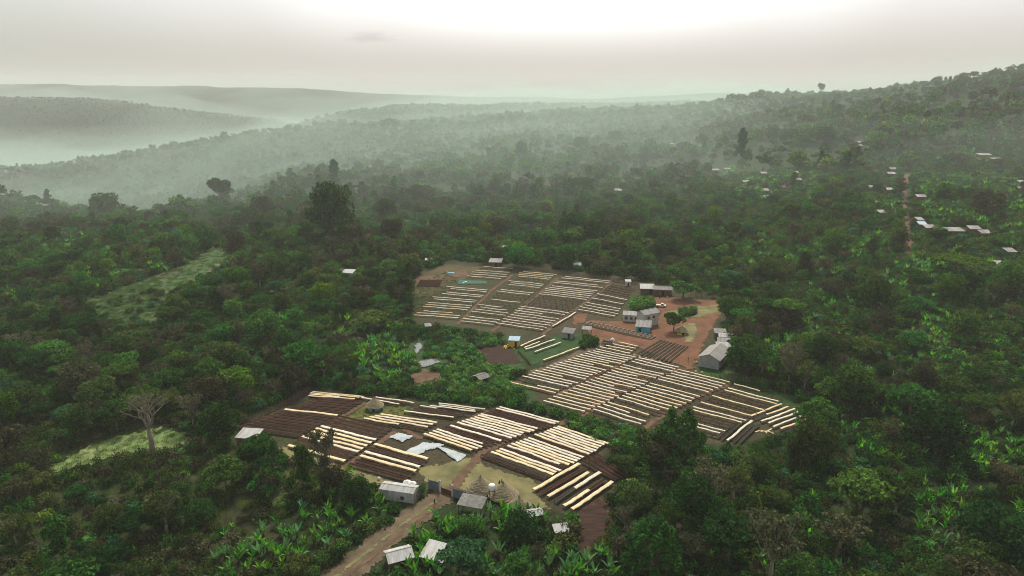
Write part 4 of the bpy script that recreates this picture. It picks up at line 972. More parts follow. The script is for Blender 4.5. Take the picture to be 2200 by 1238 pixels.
stake_fence('reed fence above the reddish clearing at lower right', [(1655,985),(1690,975),(1720,985)], 2.6)
stake_fence('low hedge fence at the near edge of the green plot', [(1112,757),(1128,772),(1140,786)], 1.2)
stake_fence('thin stake fence along the gravel track up to the red yard', [(1165,790),(1220,765),(1262,742)], 1.0, 0.9)

# tarpaulins on the ground
def tarp(label, corners, mat='tarp', nx=14, ny=8, name='tarpaulin'):
    w = [P(*c) for c in corners]; c0 = (w[0] + w[1] + w[2] + w[3]) / 4
    V = []; q = random.Random(int(c0.x * 3))
    for i in range(nx + 1):
        for j in range(ny + 1):
            u, v = i / nx, j / ny
            p = w[0].lerp(w[1], u).lerp(w[3].lerp(w[2], u), v)
            ex = 0.25 if (i in (0, nx) or j in (0, ny)) else 0.1
            x = p.x + q.uniform(-ex, ex); y = p.y + q.uniform(-ex, ex)
            V.append((x - c0.x, y - c0.y, float(ground_z(x, y)) - c0.z + 0.22 + 0.32 * float(fbm(np.array(x * 0.7), np.array(y * 2.0), 5, 3)) * (1 if ex < .2 else 0.3)))
    F = [(i*(ny+1)+j, i*(ny+1)+j+1, (i+1)*(ny+1)+j+1, (i+1)*(ny+1)+j) for i in range(nx) for j in range(ny)]
    me = bpy.data.meshes.new(name); me.from_pydata(V, [], F); me.materials.append(M[mat]); me.update()
    md = link(name, me, None, c0)
    s_ = md.modifiers.new('thickness', 'SOLIDIFY'); s_.thickness = 0.03
    return tag(md, label, 'tarpaulin', 'pale tarpaulins on the ground' if mat == 'tarp' else None)
tarp('small square pale tarpaulin above the two long ones', [(836,940.5),(856,931),(888,939.5),(863.5,951)])
tarp('left half of the long pale tarpaulins, slanting down to the left', [(912,952),(941,955),(899,979),(867,973)])
tarp('right long pale tarpaulin slanting down to the right', [(931,957.5),(951,963),(1003,980),(984,994)], nx=20)
tarp('long pale strip of tarpaulin bridging the two tarpaulins', [(941,954),(955,957),(935,966),(915,969)])
tarp('green net sheet with the blue bundle on the upper grass', [(985,603),(1047,605),(1045,611),(983,611)], 'tarp_green')
tarp('small blue crumpled sheet on the green net', [(992,608),(1004,604),(1006,607),(994,611)], 'tarp_blue', 6, 4)
tarp('narrow blue sheet on the bare soil near the upper left', [(961,585),(976,587),(976,588.5),(961,586.5)], 'tarp_blue', 6, 2)
tarp('dark square sheet of drying coffee at the far left of the upper field', [(903,602),(950,603),(944,617),(895,616)], 'cherry')
# yellow boards by the shack
t = thing('board_pile', 'pile of yellow boards spilled in front of the yellow shack', 'boards', P(1093, 747), 0)
q = random.Random(5)
for i in range(9):
    a = q.uniform(0, 3.1); x, y = q.uniform(-1.8, 1.8), q.uniform(-1, 1); l = q.uniform(0.6, 1.2)
    MB().bar((x - math.cos(a) * l, y - math.sin(a) * l, 0.1 + i * 0.05), (x + math.cos(a) * l, y + math.sin(a) * l, 0.25 + i * 0.05), 0.3, 0.05).build('board', M['yellow'], t)
t = thing('board_pile', 'scatter of pale timber offcuts below the slanting beds at the right tip', 'boards', P(1640, 926), 0)
for i in range(8):
    a = q.uniform(0, 3.1); x, y = q.uniform(-2.2, 2.2), q.uniform(-1.4, 1.4); l = q.uniform(0.5, 1.0)
    MB().bar((x - math.cos(a) * l, y - math.sin(a) * l, 0.08 + i * 0.03), (x + math.cos(a) * l, y + math.sin(a) * l, 0.14 + i * 0.03), 0.35, 0.05).build('board', M['sheet_cream'], t)

# ------------------------------------------------------------------ people
def person(label, px, py, face, mat, sway=0.1, arm=0.25):
    l_ = at(px, py)
    J = {}
    vs = []; ed = []; rad = []
    def add(p, r, par=None):
        vs.append(p); rad.append(r)
        if par is not None: ed.append((par, len(vs) - 1))
        return len(vs) - 1
    pel = add((0, 0, 0.92), 0.135)
    ch = add((0, 0.01, 1.12), 0.135, pel); c2 = add((0, 0.01, 1.34), 0.16, ch); nk = add((0, 0, 1.48), 0.055, c2)
    hd = add((0, -0.02, 1.58), 0.085, nk); ht = add((0, -0.01, 1.70), 0.085, hd)
    for s in (-1, 1):
        hp = add((0.09 * s, 0, 0.86), 0.095, pel); kn = add((0.10 * s, sway * s * 0.5 - 0.02, 0.48), 0.062, hp); an = add((0.10 * s, sway * s, 0.08), 0.042, kn); add((0.11 * s, sway * s - 0.16, 0.035), 0.036, an)
        sh = add((0.19 * s, 0, 1.38), 0.06, c2); el = add((0.25 * s, 0.03 - arm * 0.2 * s, 1.10), 0.043, sh); wr = add((0.25 * s, -0.08 - arm * 0.3 * s, 0.87), 0.03, el)
        hn = add((0.25 * s, -0.10 - arm * 0.3 * s, 0.80), 0.03, wr)
        for k in range(5):
            add((0.25 * s + (k - 2) * 0.016, -0.11 - arm * 0.3 * s - 0.01 * k, 0.71 + 0.012 * abs(k - 2)), 0.009, hn)
    me = bpy.data.meshes.new('person'); me.from_pydata(vs, ed, []); me.update()
    o = bpy.data.objects.new('person', me); C.objects.link(o)
    sk = o.modifiers.new('skin', 'SKIN'); sk.use_smooth_shade = True
    for i, r in enumerate(rad): me.skin_vertices[0].data[i].radius = (r, r)
    me.skin_vertices[0].data[0].use_root = True
    sb = o.modifiers.new('subsurf', 'SUBSURF'); sb.levels = 1; sb.render_levels = 1
    dg = bpy.context.evaluated_depsgraph_get(); dg.update()
    ev = o.evaluated_get(dg); nm = bpy.data.meshes.new_from_object(ev)
    o.modifiers.clear(); o.data = nm; nm.name = 'person'
    nm.materials.clear(); nm.materials.append(M['skin']); nm.materials.append(M[mat])
    for p in nm.polygons:
        c = p.center; p.use_smooth = True
        p.material_index = 1 if (c.z > 0.12 and c.z < 1.44 and not (abs(c.x) > 0.21 and c.z < 0.9)) else 0
    o.location = (l_[0], l_[1], float(ground_z(*l_)) + 0.13); o.rotation_euler = (0, 0, face)
    h_ = MB().lathe([(0.098, 1.60), (0.105, 1.68), (0.085, 1.76), (0.03, 1.795)], 12).build('hair', M['dark'], o, True)
    return tag(o, label, 'person')
person('person in dark clothes standing on the dry grass above the thatched huts, on the left', 1073, 1047, 0.6, 'cloth_dark')
person('person in grey standing beside the dark-clothed one above the thatched huts', 1078, 1045, -0.8, 'cloth_grey', 0.15)
person('person in dark clothes walking on the dirt road below the gate', 934, 1088, 2.4, 'cloth_dark', 0.22)
person('person in dark clothes walking across the red yard towards the workshop', 1478, 778, 1.2, 'cloth_dark', 0.2)
person('person bending near the sump on the red ground', 1313, 742, 1.9, 'cloth_grey', 0.15)
# ------------------------------------------------------------------ plants: shapes
def unit(n, g):
    v = g.normal(size=(n, 3)); return v / np.linalg.norm(v, axis=1)[:, None]
def leaf_quads(c, nrm, size, g, aspect=0.6, spread=0.8):
    n = len(c)
    nn = nrm + g.normal(size=(n, 3)) * spread; nn /= np.linalg.norm(nn, axis=1)[:, None]
    t = unit(n, g); t -= nn * (t * nn).sum(1)[:, None]; t /= np.linalg.norm(t, axis=1)[:, None] + 1e-9
    b = np.cross(nn, t)
    s = (size * (0.6 + 0.8 * g.random(n)))[:, None]
    V = np.stack([c - t * s, c - b * s * aspect, c + t * s, c + b * s * aspect], 1).reshape(-1, 3)
    F = np.arange(4 * n).reshape(-1, 4)
    return V, F
def lobes_points(lobes, n, g, shell=(0.72, 1.05), up=0.35):
    w = np.array([l[3] * l[4] + l[3] * l[5] + l[4] * l[5] for l in lobes]); w = w / w.sum()
    idx = g.choice(len(lobes), n, p=w)
    Lb = np.array(lobes)[idx]
    d = unit(n, g); d[:, 2] = d[:, 2] + up * g.random(n); d /= np.linalg.norm(d, axis=1)[:, None]
    r = shell[0] + (shell[1] - shell[0]) * g.random(n)
    p = Lb[:, :3] + d * Lb[:, 3:6] * r[:, None]
    return p, d
def shape_lobes(shape, g):
    """unit tree about 10 m tall; returns lobes (centre, radii), trunk splits"""
    L_ = []
    if shape == 'round':
        n = 17
        for i in range(n):
            a = 2.4 * i + g.random() * 0.5; f = (i + 0.5) / n; z = 3.4 + 5.6 * f; rr = 3.4 * math.sqrt(max(0.05, 1 - ((z - 5.2) / 4.4) ** 2)) * (0.65 + 0.45 * g.random())
            s = 1.15 + 0.75 * g.random(); L_.append((math.cos(a) * rr, math.sin(a) * rr, z, s * 1.15, s * 1.15, s * 0.8))
        L_.append((0, 0, 6.2, 2.3, 2.3, 2.3))
    elif shape == 'tall':
        n = 15
        for i in range(n):
            a = 2.4 * i; f = (i + 0.5) / n; z = 2.6 + 8.4 * f; rr = (1.7 + 1.0 * math.sin(f * 10 + 1)) * (1.05 - f * 0.7) * (0.45 + 0.8 * g.random())
            s = 0.6 + 0.75 * g.random(); L_.append((math.cos(a) * rr, math.sin(a) * rr, z, s, s, s * 0.85))
    elif shape == 'flat':
        n = 15
        for i in range(n):
            a = 2.4 * i; rr = 4.3 * math.sqrt((i + 0.5) / n) * (0.8 + 0.35 * g.random()); s = 1.25 + 0.55 * g.random()
            L_.append((math.cos(a) * rr, math.sin(a) * rr, 7.4 + 0.9 * g.random() - rr * 0.22, s, s, 0.42))
    elif shape == 'spread':
        n = 14
        for i in range(n):
            a = 2.4 * i; rr = 3.6 * math.sqrt((i + 0.5) / n) * (0.7 + 0.5 * g.random()); s = 1.0 + 0.9 * g.random()
            L_.append((math.cos(a) * rr, math.sin(a) * rr, 5.4 + 2.6 * g.random() - rr * 0.25, s * 1.15, s * 1.15, s * 0.62))
    elif shape == 'sparse':
        n = 16
        for i in range(n):
            a = 2.4 * i; rr = 3.0 * math.sqrt((i + 0.5) / n) * (0.6 + 0.7 * g.random()); s = 0.8 + 0.8 * g.random()
            L_.append((math.cos(a) * rr, math.sin(a) * rr, 5.0 + 4.4 * g.random(), s, s, s * 0.75))
    elif shape == 'plume':
        n = 34
        for i in range(n):
            a = 2.4 * i; f = (i + 0.5) / n; z = 2.0 + 7.2 * f; rr = 3.1 * math.sqrt(max(0.02, 1 - (f * 0.92) ** 2.2)) * (0.75 + 0.3 * g.random())
            L_.append((math.cos(a) * rr * 1.08, math.sin(a) * rr * 1.08, z, 0.60, 0.60, 1.25))
    elif shape == 'bush':
        n = 7
        for i in range(n):
            a = 2.4 * i; rr = 1.0 * math.sqrt(i / n); s = 0.55 + 0.4 * g.random()
            L_.append((math.cos(a) * rr, math.sin(a) * rr, 0.7 + 0.7 * g.random(), s, s, s))
    return L_
def make_limbs(shape, lobes, g, m, thick=1.0):
    if shape == 'bush': return
    base_h = {'round': 2.6, 'tall': 2.0, 'flat': 4.2, 'spread': 3.2, 'sparse': 3.4, 'plume': 1.6, 'bare': 3.5}[shape]
    bx, by = g.normal() * 0.25, g.normal() * 0.25
    top = Vector((bx, by, base_h))
    m.tube([(0, 0, -1.0), (0, 0, 0.0), (bx * 0.4, by * 0.4, base_h * 0.5), top], [0.42 * thick, 0.34 * thick, 0.25 * thick, 0.2 * thick], 7)
    for l in lobes:
        if l[3] > 2: continue
        e = Vector(l[:3]); mid = top.lerp(e, 0.5) + Vector((g.normal() * 0.3, g.normal() * 0.3, -0.25))
        m.tube([top, mid, e], [0.13 * thick, 0.08 * thick, 0.03 * thick], 4)
def tree_geo(shape, seed, nleaf, lsize, limbs=True):
    g = np.random.default_rng(seed)
    lb = shape_lobes(shape, g)
    m = MB()
    if limbs: make_limbs(shape, lb, g, m)
    if shape == 'sparse': p, d = lobes_points(lb, nleaf, g, (0.2, 1.1), 0.1)
    elif shape == 'plume': p, d = lobes_points(lb, nleaf, g, (0.6, 1.05), 0.4)
    else: p, d = lobes_points(lb, nleaf, g)
    # clumped and gappy rather than even
    keep = fbm(p[:, 0] * 1.1 + 50, p[:, 1] * 1.1 + p[:, 2] * 0.9 + 50, seed % 97, 3) > 0.30
    p, d = p[keep], d[keep]
    p += g.normal(size=p.shape) * 0.10
    V, F = leaf_quads(p, d, lsize, g)
    return m, V, F
def trunk_mesh(m, mat='bark'):
    return m.mesh('trunk', M[mat], True)
def joined_mesh(name, m, V, F, leafm, bark='bark'):
    nv = len(m.v)
    VV = np.concatenate([np.array(m.v, float).reshape(-1, 3), V]) if nv else V
    mb_faces = {}
    for f in m.f: mb_faces.setdefault(len(f), []).append(f)
    Fl = [np.array(v) for v in mb_faces.values()]
    nb = sum(len(v) for v in Fl)
    me = np_mesh(name, VV, Fl + [F + nv], None)
    me.materials.append(leafm); me.materials.append(M[bark])
    mi = np.zeros(len(me.polygons), np.int32); mi[:nb] = 1
    me.polygons.foreach_set('material_index', mi)
    return me
def enset_leaf(g, az, tilt, length, width, curl):
    """one long blade with a folded midrib; returns verts, faces"""
    n = 6; V = []
    for i in range(n + 1):
        f = i / n
        ang = tilt + curl * f * f
        if i == 0: x, z = 0.0, 0.0
        else:
            x += math.sin(ang) * length / n; z += math.cos(ang) * length / n
        w = width * (math.sin(math.pi * min(1, 0.10 + f * 0.92)) ** 0.7) * 0.5 if i < n else 0.02
        if i == 0: w = width * 0.10
        fold = w * 0.35
        V += [(x - fold * math.cos(ang), -w, z + fold * math.sin(ang) * 0.5), (x, 0, z), (x - fold * math.cos(ang), w, z + fold * math.sin(ang) * 0.5)]
    V = np.array(V); c, s = math.cos(az), math.sin(az)
    V = np.stack([V[:, 0] * c - V[:, 1] * s, V[:, 0] * s + V[:, 1] * c, V[:, 2]], 1)
    F = [(i * 3 + j, i * 3 + j + 1, (i + 1) * 3 + j + 1, (i + 1) * 3 + j) for i in range(n) for j in range(2)]
    return V, np.array(F)
def enset_parts(seed):
    g = np.random.default_rng(seed)
    m = MB(); m.tube([(0, 0, -0.4), (0, 0, 0.3), (0, 0, 1.1)], [0.24, 0.22, 0.12], 8)
    k = int(7 + g.integers(0, 3)); Ls = []
    for i in range(k):
        inner = i / k
        V, F = enset_leaf(g, 2.4 * i + g.random() * 0.6, 0.62 - 0.52 * inner + g.normal() * 0.09, 2.0 + g.random() * 1.1, 0.52 + g.random() * 0.22, 0.05 + 0.75 * (1 - inner) * g.random())
        V = V + np.array([0, 0, 0.8 + 0.3 * inner]); Ls.append((V, F))
    return m, Ls
VAR = bpy.data.collections.new('plant_variants')          # sources of the scattered masses, not in the scene itself
def add_variant(coll, name, me):
    o = bpy.data.objects.new(name, me); coll.objects.link(o); return o
def new_coll(name): return bpy.data.collections.new(name)
near_shapes = [('round','dark'),('round','green'),('round','olive'),('round','green'),('spread','green'),('spread','olive'),('spread','brown'),('tall','dark'),('tall','green'),('flat','green'),('sparse','grey'),('sparse','brown'),('round','lime'),('spread','dark'),('spread','teal'),('sparse','olive'),('plume','green'),('round','brown'),('plume','lime')]
NEAR = []      # (shape, tone, trunk mesh, crown mesh)
for i, (s, tn) in enumerate(near_shapes):
    n_, ls = (3800, 0.31) if s != 'sparse' else (2600, 0.22)
    if s == 'plume': n_, ls = 6500, 0.22
    m, V, F = tree_geo(s, 100 + i, n_, ls)
    NEAR.append((s, tn, trunk_mesh(m, 'bark_pale' if s in ('sparse', 'flat') else 'bark'), np_mesh('crown', V, F, LEAF[tn])))
MIDC = new_coll('mid_trees'); FARC = new_coll('far_trees'); BUSHC = new_coll('bushes'); ENSC = new_coll('ensets'); GRC = new_coll('grass_tufts')
for i, (s, tn) in enumerate(near_shapes):
    m, V, F = tree_geo(s, 300 + i, 1500 if s != 'sparse' else 1100, 0.42)
    add_variant(MIDC, 'mid_tree_%02d' % i, joined_mesh('mid_tree', m, V, F, LEAF[tn], 'bark_pale' if s in ('sparse', 'flat') else 'bark'))
for i, (s, tn) in enumerate(near_shapes):
    m, V, F = tree_geo(s, 400 + i, 300 if s != 'sparse' else 180, 0.95, limbs=s in ('flat', 'tall', 'sparse'))
    add_variant(FARC, 'far_tree_%02d' % i, joined_mesh('far_tree', m, V, F, LEAF[tn]))
bush_tones = ['dark', 'green', 'green', 'olive', 'olive', 'brown', 'teal', 'lime', 'dark', 'grey', 'fresh', 'fresh']
for i, tn in enumerate(bush_tones):
    m, V, F = tree_geo('bush', 500 + i, 420, 0.20)
    add_variant(BUSHC, 'bush_%02d' % i, joined_mesh('bush', m, V, F, LEAF[tn]))
ENS = []
for i in range(6):
    m, Ls = enset_parts(600 + i)
    tone = 'enset' if i % 3 != 2 else 'ensetp'
    parts = [np_mesh('leaf', V, F, LEAF[tone]) for V, F in Ls]
    allV = np.concatenate([V for V, F in Ls]); off = 0; allF = []
    for V, F in Ls: allF.append(F + off); off += len(V)
    allF = np.concatenate(allF)
    ENS.append((tone, m.mesh('stem', LEAF['olive'], True), parts, np_mesh('leaves', allV, allF, LEAF[tone])))
    add_variant(ENSC, 'enset_%02d' % i, joined_mesh('enset', m, allV, allF, LEAF[tone]))
for i, tn in enumerate(['grass', 'grass', 'green', 'grey']):
    g = np.random.default_rng(700 + i); n = 70
    a = g.random(n) * 6.28; r = np.sqrt(g.random(n)) * 0.8; h = 0.35 + g.random(n) * 0.5
    bx, by = np.cos(a) * r, np.sin(a) * r; lx, ly = g.normal(size=n) * 0.22, g.normal(size=n) * 0.22; w = 0.05
    V = np.stack([np.stack([bx - w, by, np.zeros(n) - 0.1], 1), np.stack([bx + w, by, np.zeros(n) - 0.1], 1), np.stack([bx + lx, by + ly, h], 1)], 1).reshape(-1, 3)
    add_variant(GRC, 'tuft_%02d' % i, np_mesh('tuft', V, np.arange(3 * n).reshape(-1, 3), LEAF[tn]))

def scatter(name, coll, X, Y, idx, scl, tilt=0.06, sink=0.3, label=None):
    """one object: plants nobody could count, set out by geometry nodes"""
    n = len(X)
    if n == 0: return
    Z = ground_z(X, Y) - sink * (scl if scl.ndim == 1 else scl[:, 2])
    me = bpy.data.meshes.new(name); me.vertices.add(n)
    me.vertices.foreach_set('co', np.stack([X, Y, Z], 1).astype(np.float32).ravel())
    a = me.attributes.new('pick', 'INT', 'POINT'); a.data.foreach_set('value', idx.astype(np.int32))
    a = me.attributes.new('turn', 'FLOAT_VECTOR', 'POINT'); a.data.foreach_set('vector', np.stack([R.normal(size=n) * tilt, R.normal(size=n) * tilt, R.random(n) * 6.283], 1).astype(np.float32).ravel())
    sc3 = np.stack([scl, scl, scl], 1) if scl.ndim == 1 else scl
    a = me.attributes.new('size', 'FLOAT_VECTOR', 'POINT'); a.data.foreach_set('vector', sc3.astype(np.float32).ravel())
    o = link(name, me); tag(o, label, None, None, 'stuff')
    ng = bpy.data.node_groups.new(name, 'GeometryNodeTree')
    ng.interface.new_socket('Geometry', in_out='INPUT', socket_type='NodeSocketGeometry')
    ng.interface.new_socket('Geometry', in_out='OUTPUT', socket_type='NodeSocketGeometry')
    gi = ng.nodes.new('NodeGroupInput'); go = ng.nodes.new('NodeGroupOutput')
    mp = ng.nodes.new('GeometryNodeMeshToPoints')
    ci = ng.nodes.new('GeometryNodeCollectionInfo'); ci.inputs[0].default_value = coll; ci.inputs['Separate Children'].default_value = True; ci.inputs['Reset Children'].default_value = True
    ip = ng.nodes.new('GeometryNodeInstanceOnPoints'); ip.inputs['Pick Instance'].default_value = True
    def attr(nm, tp):
        x = ng.nodes.new('GeometryNodeInputNamedAttribute'); x.data_type = tp; x.inputs['Name'].default_value = nm; return x
    ng.links.new(gi.outputs[0], mp.inputs[0]); ng.links.new(mp.outputs[0], ip.inputs['Points']); ng.links.new(ci.outputs[0], ip.inputs['Instance'])
    ng.links.new(attr('pick', 'INT').outputs[0], ip.inputs['Instance Index'])
    e2r = ng.nodes.new('FunctionNodeEulerToRotation'); ng.links.new(attr('turn', 'FLOAT_VECTOR').outputs[0], e2r.inputs[0]); ng.links.new(e2r.outputs[0], ip.inputs['Rotation'])
    ng.links.new(attr('size', 'FLOAT_VECTOR').outputs[0], ip.inputs['Scale'])
    ng.links.new(ip.outputs[0], go.inputs[0])
    md = o.modifiers.new('scatter', 'NODES'); md.node_group = ng
    return o

# ------------------------------------------------------------------ where things may grow
CLEAR = [
 [(880,600),(960,560),(1110,566),(1380,602),(1560,640),(1562,690),(1560,800),(1490,800),(1250,765),(1180,795),(1110,790),(1105,740),(1060,716),(880,695)],
 [(1330,728),(1500,788),(1700,848),(1750,905),(1660,940),(1550,965),(1380,924),(1160,874),(1080,826),(1180,790)],
 [(655,838),(1060,868),(1210,900),(1320,952),(1295,985),(1360,1035),(1235,1112),(1140,1098),(1100,1105),(990,1100),(960,1062),(900,1062),(740,1012),(600,970),(500,925)],
 [(900,1055),(985,1065),(900,1140),(790,1238),(675,1245),(780,1165),(880,1085)],
 [(820,1035),(905,1035),(905,1085),(820,1080)],
]
OPEN = [   # low growth only
 [(108,1008),(150,970),(250,932),(330,915),(400,922),(430,945),(360,970),(280,980),(220,990),(150,1020)],
 [(185,652),(260,618),(335,592),(400,570),(462,530),(508,548),(430,600),(370,640),(348,668),(335,700),(280,702),(220,692)],
 [(870,735),(1125,735),(1125,800),(1090,830),(1165,868),(1000,850),(880,835)],
 [(690,578),(800,572),(830,602),(700,622)],
 [(1500,790),(1560,795),(1700,845),(1770,860),(1760,905),(1700,850)],
 [(1225,1090),(1310,1065),(1325,1150),(1245,1195)],
 [(1936,372),(1956,372),(1966,555),(1942,555)],
 [(360,690),(720,695),(690,735),(430,728)],
 [(1630,622),(1810,598),(1810,615),(1640,640)],
 [(1965,480),(2140,490),(2145,520),(1970,512)],
 [(560,1080),(640,1110),(880,1090),(780,1160),(640,1245),(440,1245),(440,1180)],
 [(870,1100),(1180,1105),(1200,1180),(1330,1180),(1330,1245),(880,1245)],
 [(740,715),(890,715),(890,835),(760,835)],
]
HOUSES_PX = [(x, y, w) for x, y, w, _, _ in FARH if w] + [(1205,1150,26),(1146,1115,26),(856,1215,60),(938,1200,60),(535,950,60),(750,595,34),(1240,572,26)]
ECL = [ # polygon, count, scale
 ([(450,1190),(560,1150),(680,1080),(720,1060),(860,1085),(800,1130),(700,1190),(600,1238),(450,1238)], 95, 1.0),
 ([(690,1060),(760,1050),(820,1065),(830,1085),(760,1085)], 10, 1.0),
 ([(870,1150),(920,1110),(1000,1120),(1060,1105),(1130,1110),(1100,1150),(980,1160),(900,1185)], 40, 1.05),
 ([(880,1190),(1000,1200),(1100,1190),(1200,1200),(1320,1195),(1320,1250),(870,1250)], 70, 1.05),
 ([(1040,1095),(1125,1098),(1180,1120),(1170,1150),(1060,1130)], 18, 1.0),
 ([(1960,1090),(2010,1060),(2080,1080),(2060,1170),(2000,1185),(1960,1130)], 42, 0.95),
 ([(1930,1040),(2080,1045),(2110,1070),(1950,1085)], 16, 0.9),
 ([(2060,940),(2180,930),(2200,1010),(2080,1030)], 34, 0.9),
 ([(1850,1045),(1900,1050),(1900,1075),(1850,1075)], 9, 0.9),
 ([(1690,890),(1760,890),(1770,925),(1700,925)], 12, 0.9),
 ([(2150,1080),(2200,1090),(2200,1120),(2160,1120)], 6, 0.9),
 ([(760,745),(830,720),(880,745),(885,800),(830,830),(770,800)], 90, 1.0),
 ([(560,695),(620,690),(630,725),(560,730)], 26, 1.0),
 ([(180,590),(260,590),(240,625),(185,630)], 22, 1.0),
 ([(320,575),(375,572),(372,588),(325,590)], 14, 1.0),
 ([(100,500),(230,505),(170,540),(60,560)], 22, 1.0),
 ([(0,640),(50,645),(50,665),(0,668)], 12, 1.0),
 ([(1620,735),(1700,730),(1710,790),(1625,790)], 40, 0.95),
 ([(1600,775),(1640,780),(1640,795),(1600,790)], 5, 0.95),
 ([(1560,545),(1760,540),(1760,590),(1580,600)], 30, 0.9),
 ([(1800,520),(1900,500),(1920,560),(1820,570)], 42, 1.0),
 ([(2020,560),(2130,560),(2140,640),(2030,630)], 80, 1.0),
 ([(1980,440),(2130,445),(2150,490),(1985,478)], 90, 1.0),
 ([(2150,430),(2200,440),(2200,540),(2150,530)], 34, 1.0),
 ([(1930,680),(2050,690),(2040,760),(1950,750)], 46, 0.95),
 ([(1960,560),(2010,550),(2010,610),(1960,610)], 24, 0.95),
 ([(1530,360),(1760,375),(1760,440),(1560,430)], 150, 1.1),
 ([(1960,370),(2190,380),(2190,430),(1970,425)], 130, 1.1),
 ([(1850,420),(1930,425),(1930,470),(1850,470)], 30, 1.0),
 ([(860,485),(925,480),(925,495),(860,500)], 22, 1.0),
 ([(1325,575),(1400,585),(1390,598),(1320,590)], 12, 0.9),
 ([(700,690),(800,690),(850,710),(760,740),(700,720)], 16, 0.9),
 ([(880,645),(900,640),(905,660),(880,665)], 2, 1.0),
 ([(1000,535),(1200,540),(1200,560),(1000,552)], 12, 0.9),
 ([(1600,520),(2200,540),(2200,1050),(1850,980),(1700,860),(1600,700)], 430, 0.95),
 ([(0,460),(260,500),(250,650),(0,680)], 60, 0.8),
 ([(380,980),(560,1060),(450,1200),(300,1238),(200,1150)], 14, 0.7),
 ([(1330,1080),(1900,1000),(1950,1238),(1330,1238)], 40, 0.9),
 ([(1100,440),(1600,440),(1560,600),(1400,590)], 70, 0.8),
 ([(1580,240),(2190,200),(2190,370),(1800,360)], 260, 1.1),
]
def masks(X, Y, h):
    Z = ground_z(X, Y)
    bx, by = to_px(X, Y, Z)
    clear = np.zeros(len(X), bool); low = np.zeros(len(X), bool)
    for f in (0.0, 0.35, 0.75):
        tx, ty = to_px(X, Y, Z + h * f)
        for pl in CLEAR: clear |= inpoly(tx, ty, pl)
    for pl in OPEN: low |= inpoly(bx, by, pl)
    for q, n_, s_ in ECL[:-6]: low |= inpoly(bx, by, q)
    if h.max() > 3:
        for q in ([(660,838),(880,815),(1170,860),(1225,905),(1060,872)], [(1205,900),(1290,890),(1400,925),(1400,968),(1300,958)]): clear |= inpoly(bx, by, q)
        clear |= inpoly(bx, by, OPEN[2]) | inpoly(bx, by, [(740,715),(890,715),(890,835),(760,835)])
        for f in (0.0, 0.5, 0.9):
            tx, ty = to_px(X, Y, Z + h * f)
            for pl in OPEN[:2]: clear |= inpoly(tx, ty, pl)
    roof = np.zeros(len(X), bool)
    for f in (0.1, 0.5, 0.9):
        tx, ty = to_px(X, Y, Z + h * f)
        for hx, hy, hw in HOUSES_PX: roof |= (np.abs(tx - hx) < hw * 0.55) & (ty > hy - 10 - hw * 0.2) & (ty < hy + 1) & (R.random(len(X)) < (1.0 if hw > 25 and hy > 900 else 0.88))
    return bx, by, clear, low, roof
def jgrid(y0, y1, cell, amax=0.86):
    xs = np.arange(-amax * y1, amax * y1, cell); ys = np.arange(y0, y1, cell)
    X, Y = np.meshgrid(xs, ys); X = X.ravel() + (R.random(X.size) - 0.5) * cell * 1.1; Y = Y.ravel() + (R.random(Y.size) - 0.5) * cell * 1.1
    k = (np.abs(X / Y) < amax) & (Y > y0 * 0.98)
    return X[k], Y[k]

# ------------------------------------------------------------------ trees one would name
LAND = [('the rusty gate',960,1060),('the white store shed',862,1055),('the blue-walled round hut',803,872),('the yellow-based round hut',1467,715),('the grey workshop',1525,765),
 ('the concrete tanks',1335,710),('the larger pond',918,782),('the yellow shack',1105,735),('the tin roof by the brown terrace',532,932),('the bright meadow',270,960),('the big bare tree',330,970),
 ('the brown umbrella-shaped tree',355,1120),('the plumed evergreen',1455,980),('the red uphill road',1948,460),('the tin-roofed row',2050,503),('the two roofs at the bottom',900,1200),('the pale left slope field',280,650),
 ('the house on the green clearing',750,592),('the tall domed fig tree',715,500),('the round tree beyond the workshop',1590,790),('the forest track',1720,616),('the misty left valley',60,460),('the hamlet roofs',1640,400),
 ('the long sheds',1410,628),('the reddish lower-right clearing',1680,995),('the enset grove at lower right',2000,1120),('the lower pale plumes',1400,1180)]
used_labels = {}
def where(px, py, skip=None):
    best = min((l for l in LAND if l[0] != skip), key=lambda l: math.hypot(px - l[1], (py - l[2]) * 1.3))
    dx, dy = px - best[1], (py - best[2]) * 1.3
    side = ('right of' if dx > 0 else 'left of') if abs(dx) > abs(dy) else ('below' if dy > 0 else 'above')
    return side + ' ' + best[0], math.hypot(dx, dy)
TONE = {'dark': 'dark green', 'green': 'green', 'lime': 'yellow-green', 'olive': 'olive', 'brown': 'brownish', 'teal': 'bluish green', 'grey': 'greyish thin-leaved'}
SHP = {'round': 'round-crowned', 'tall': 'tall narrow', 'flat': 'flat-topped', 'spread': 'spreading', 'sparse': 'see-through', 'plume': 'plumed'}
pending = []
def place_tree(shape, tone, x, y, s, sz=None, rz=None, name='broadleaf_tree', label=None, cat='tree', group='trees of the forest'):
    c = [v for v in NEAR if v[0] == shape and v[1] == tone] or [v for v in NEAR if v[0] == shape]
    v = c[int(abs(x * 7)) % len(c)]
    z = float(ground_z(x, y))
    t = thing(name, label, cat, (x, y, z - 0.25), rnd.random() * 6.28 if rz is None else rz, group)
    t.scale = (s, s, sz or s)
    link('trunk', v[2], t)
    cr_ = link('crown', v[3], t)
    if v[1] != tone:
        cr_.data = v[3].copy(); cr_.data.materials[0] = LEAF[tone]
    if label is None:
        bx, by = to_px(x, y, z); w_, d_ = where(float(bx), float(by))
        pending.append((t, TONE[tone], SHP[shape], w_, d_))
    return t
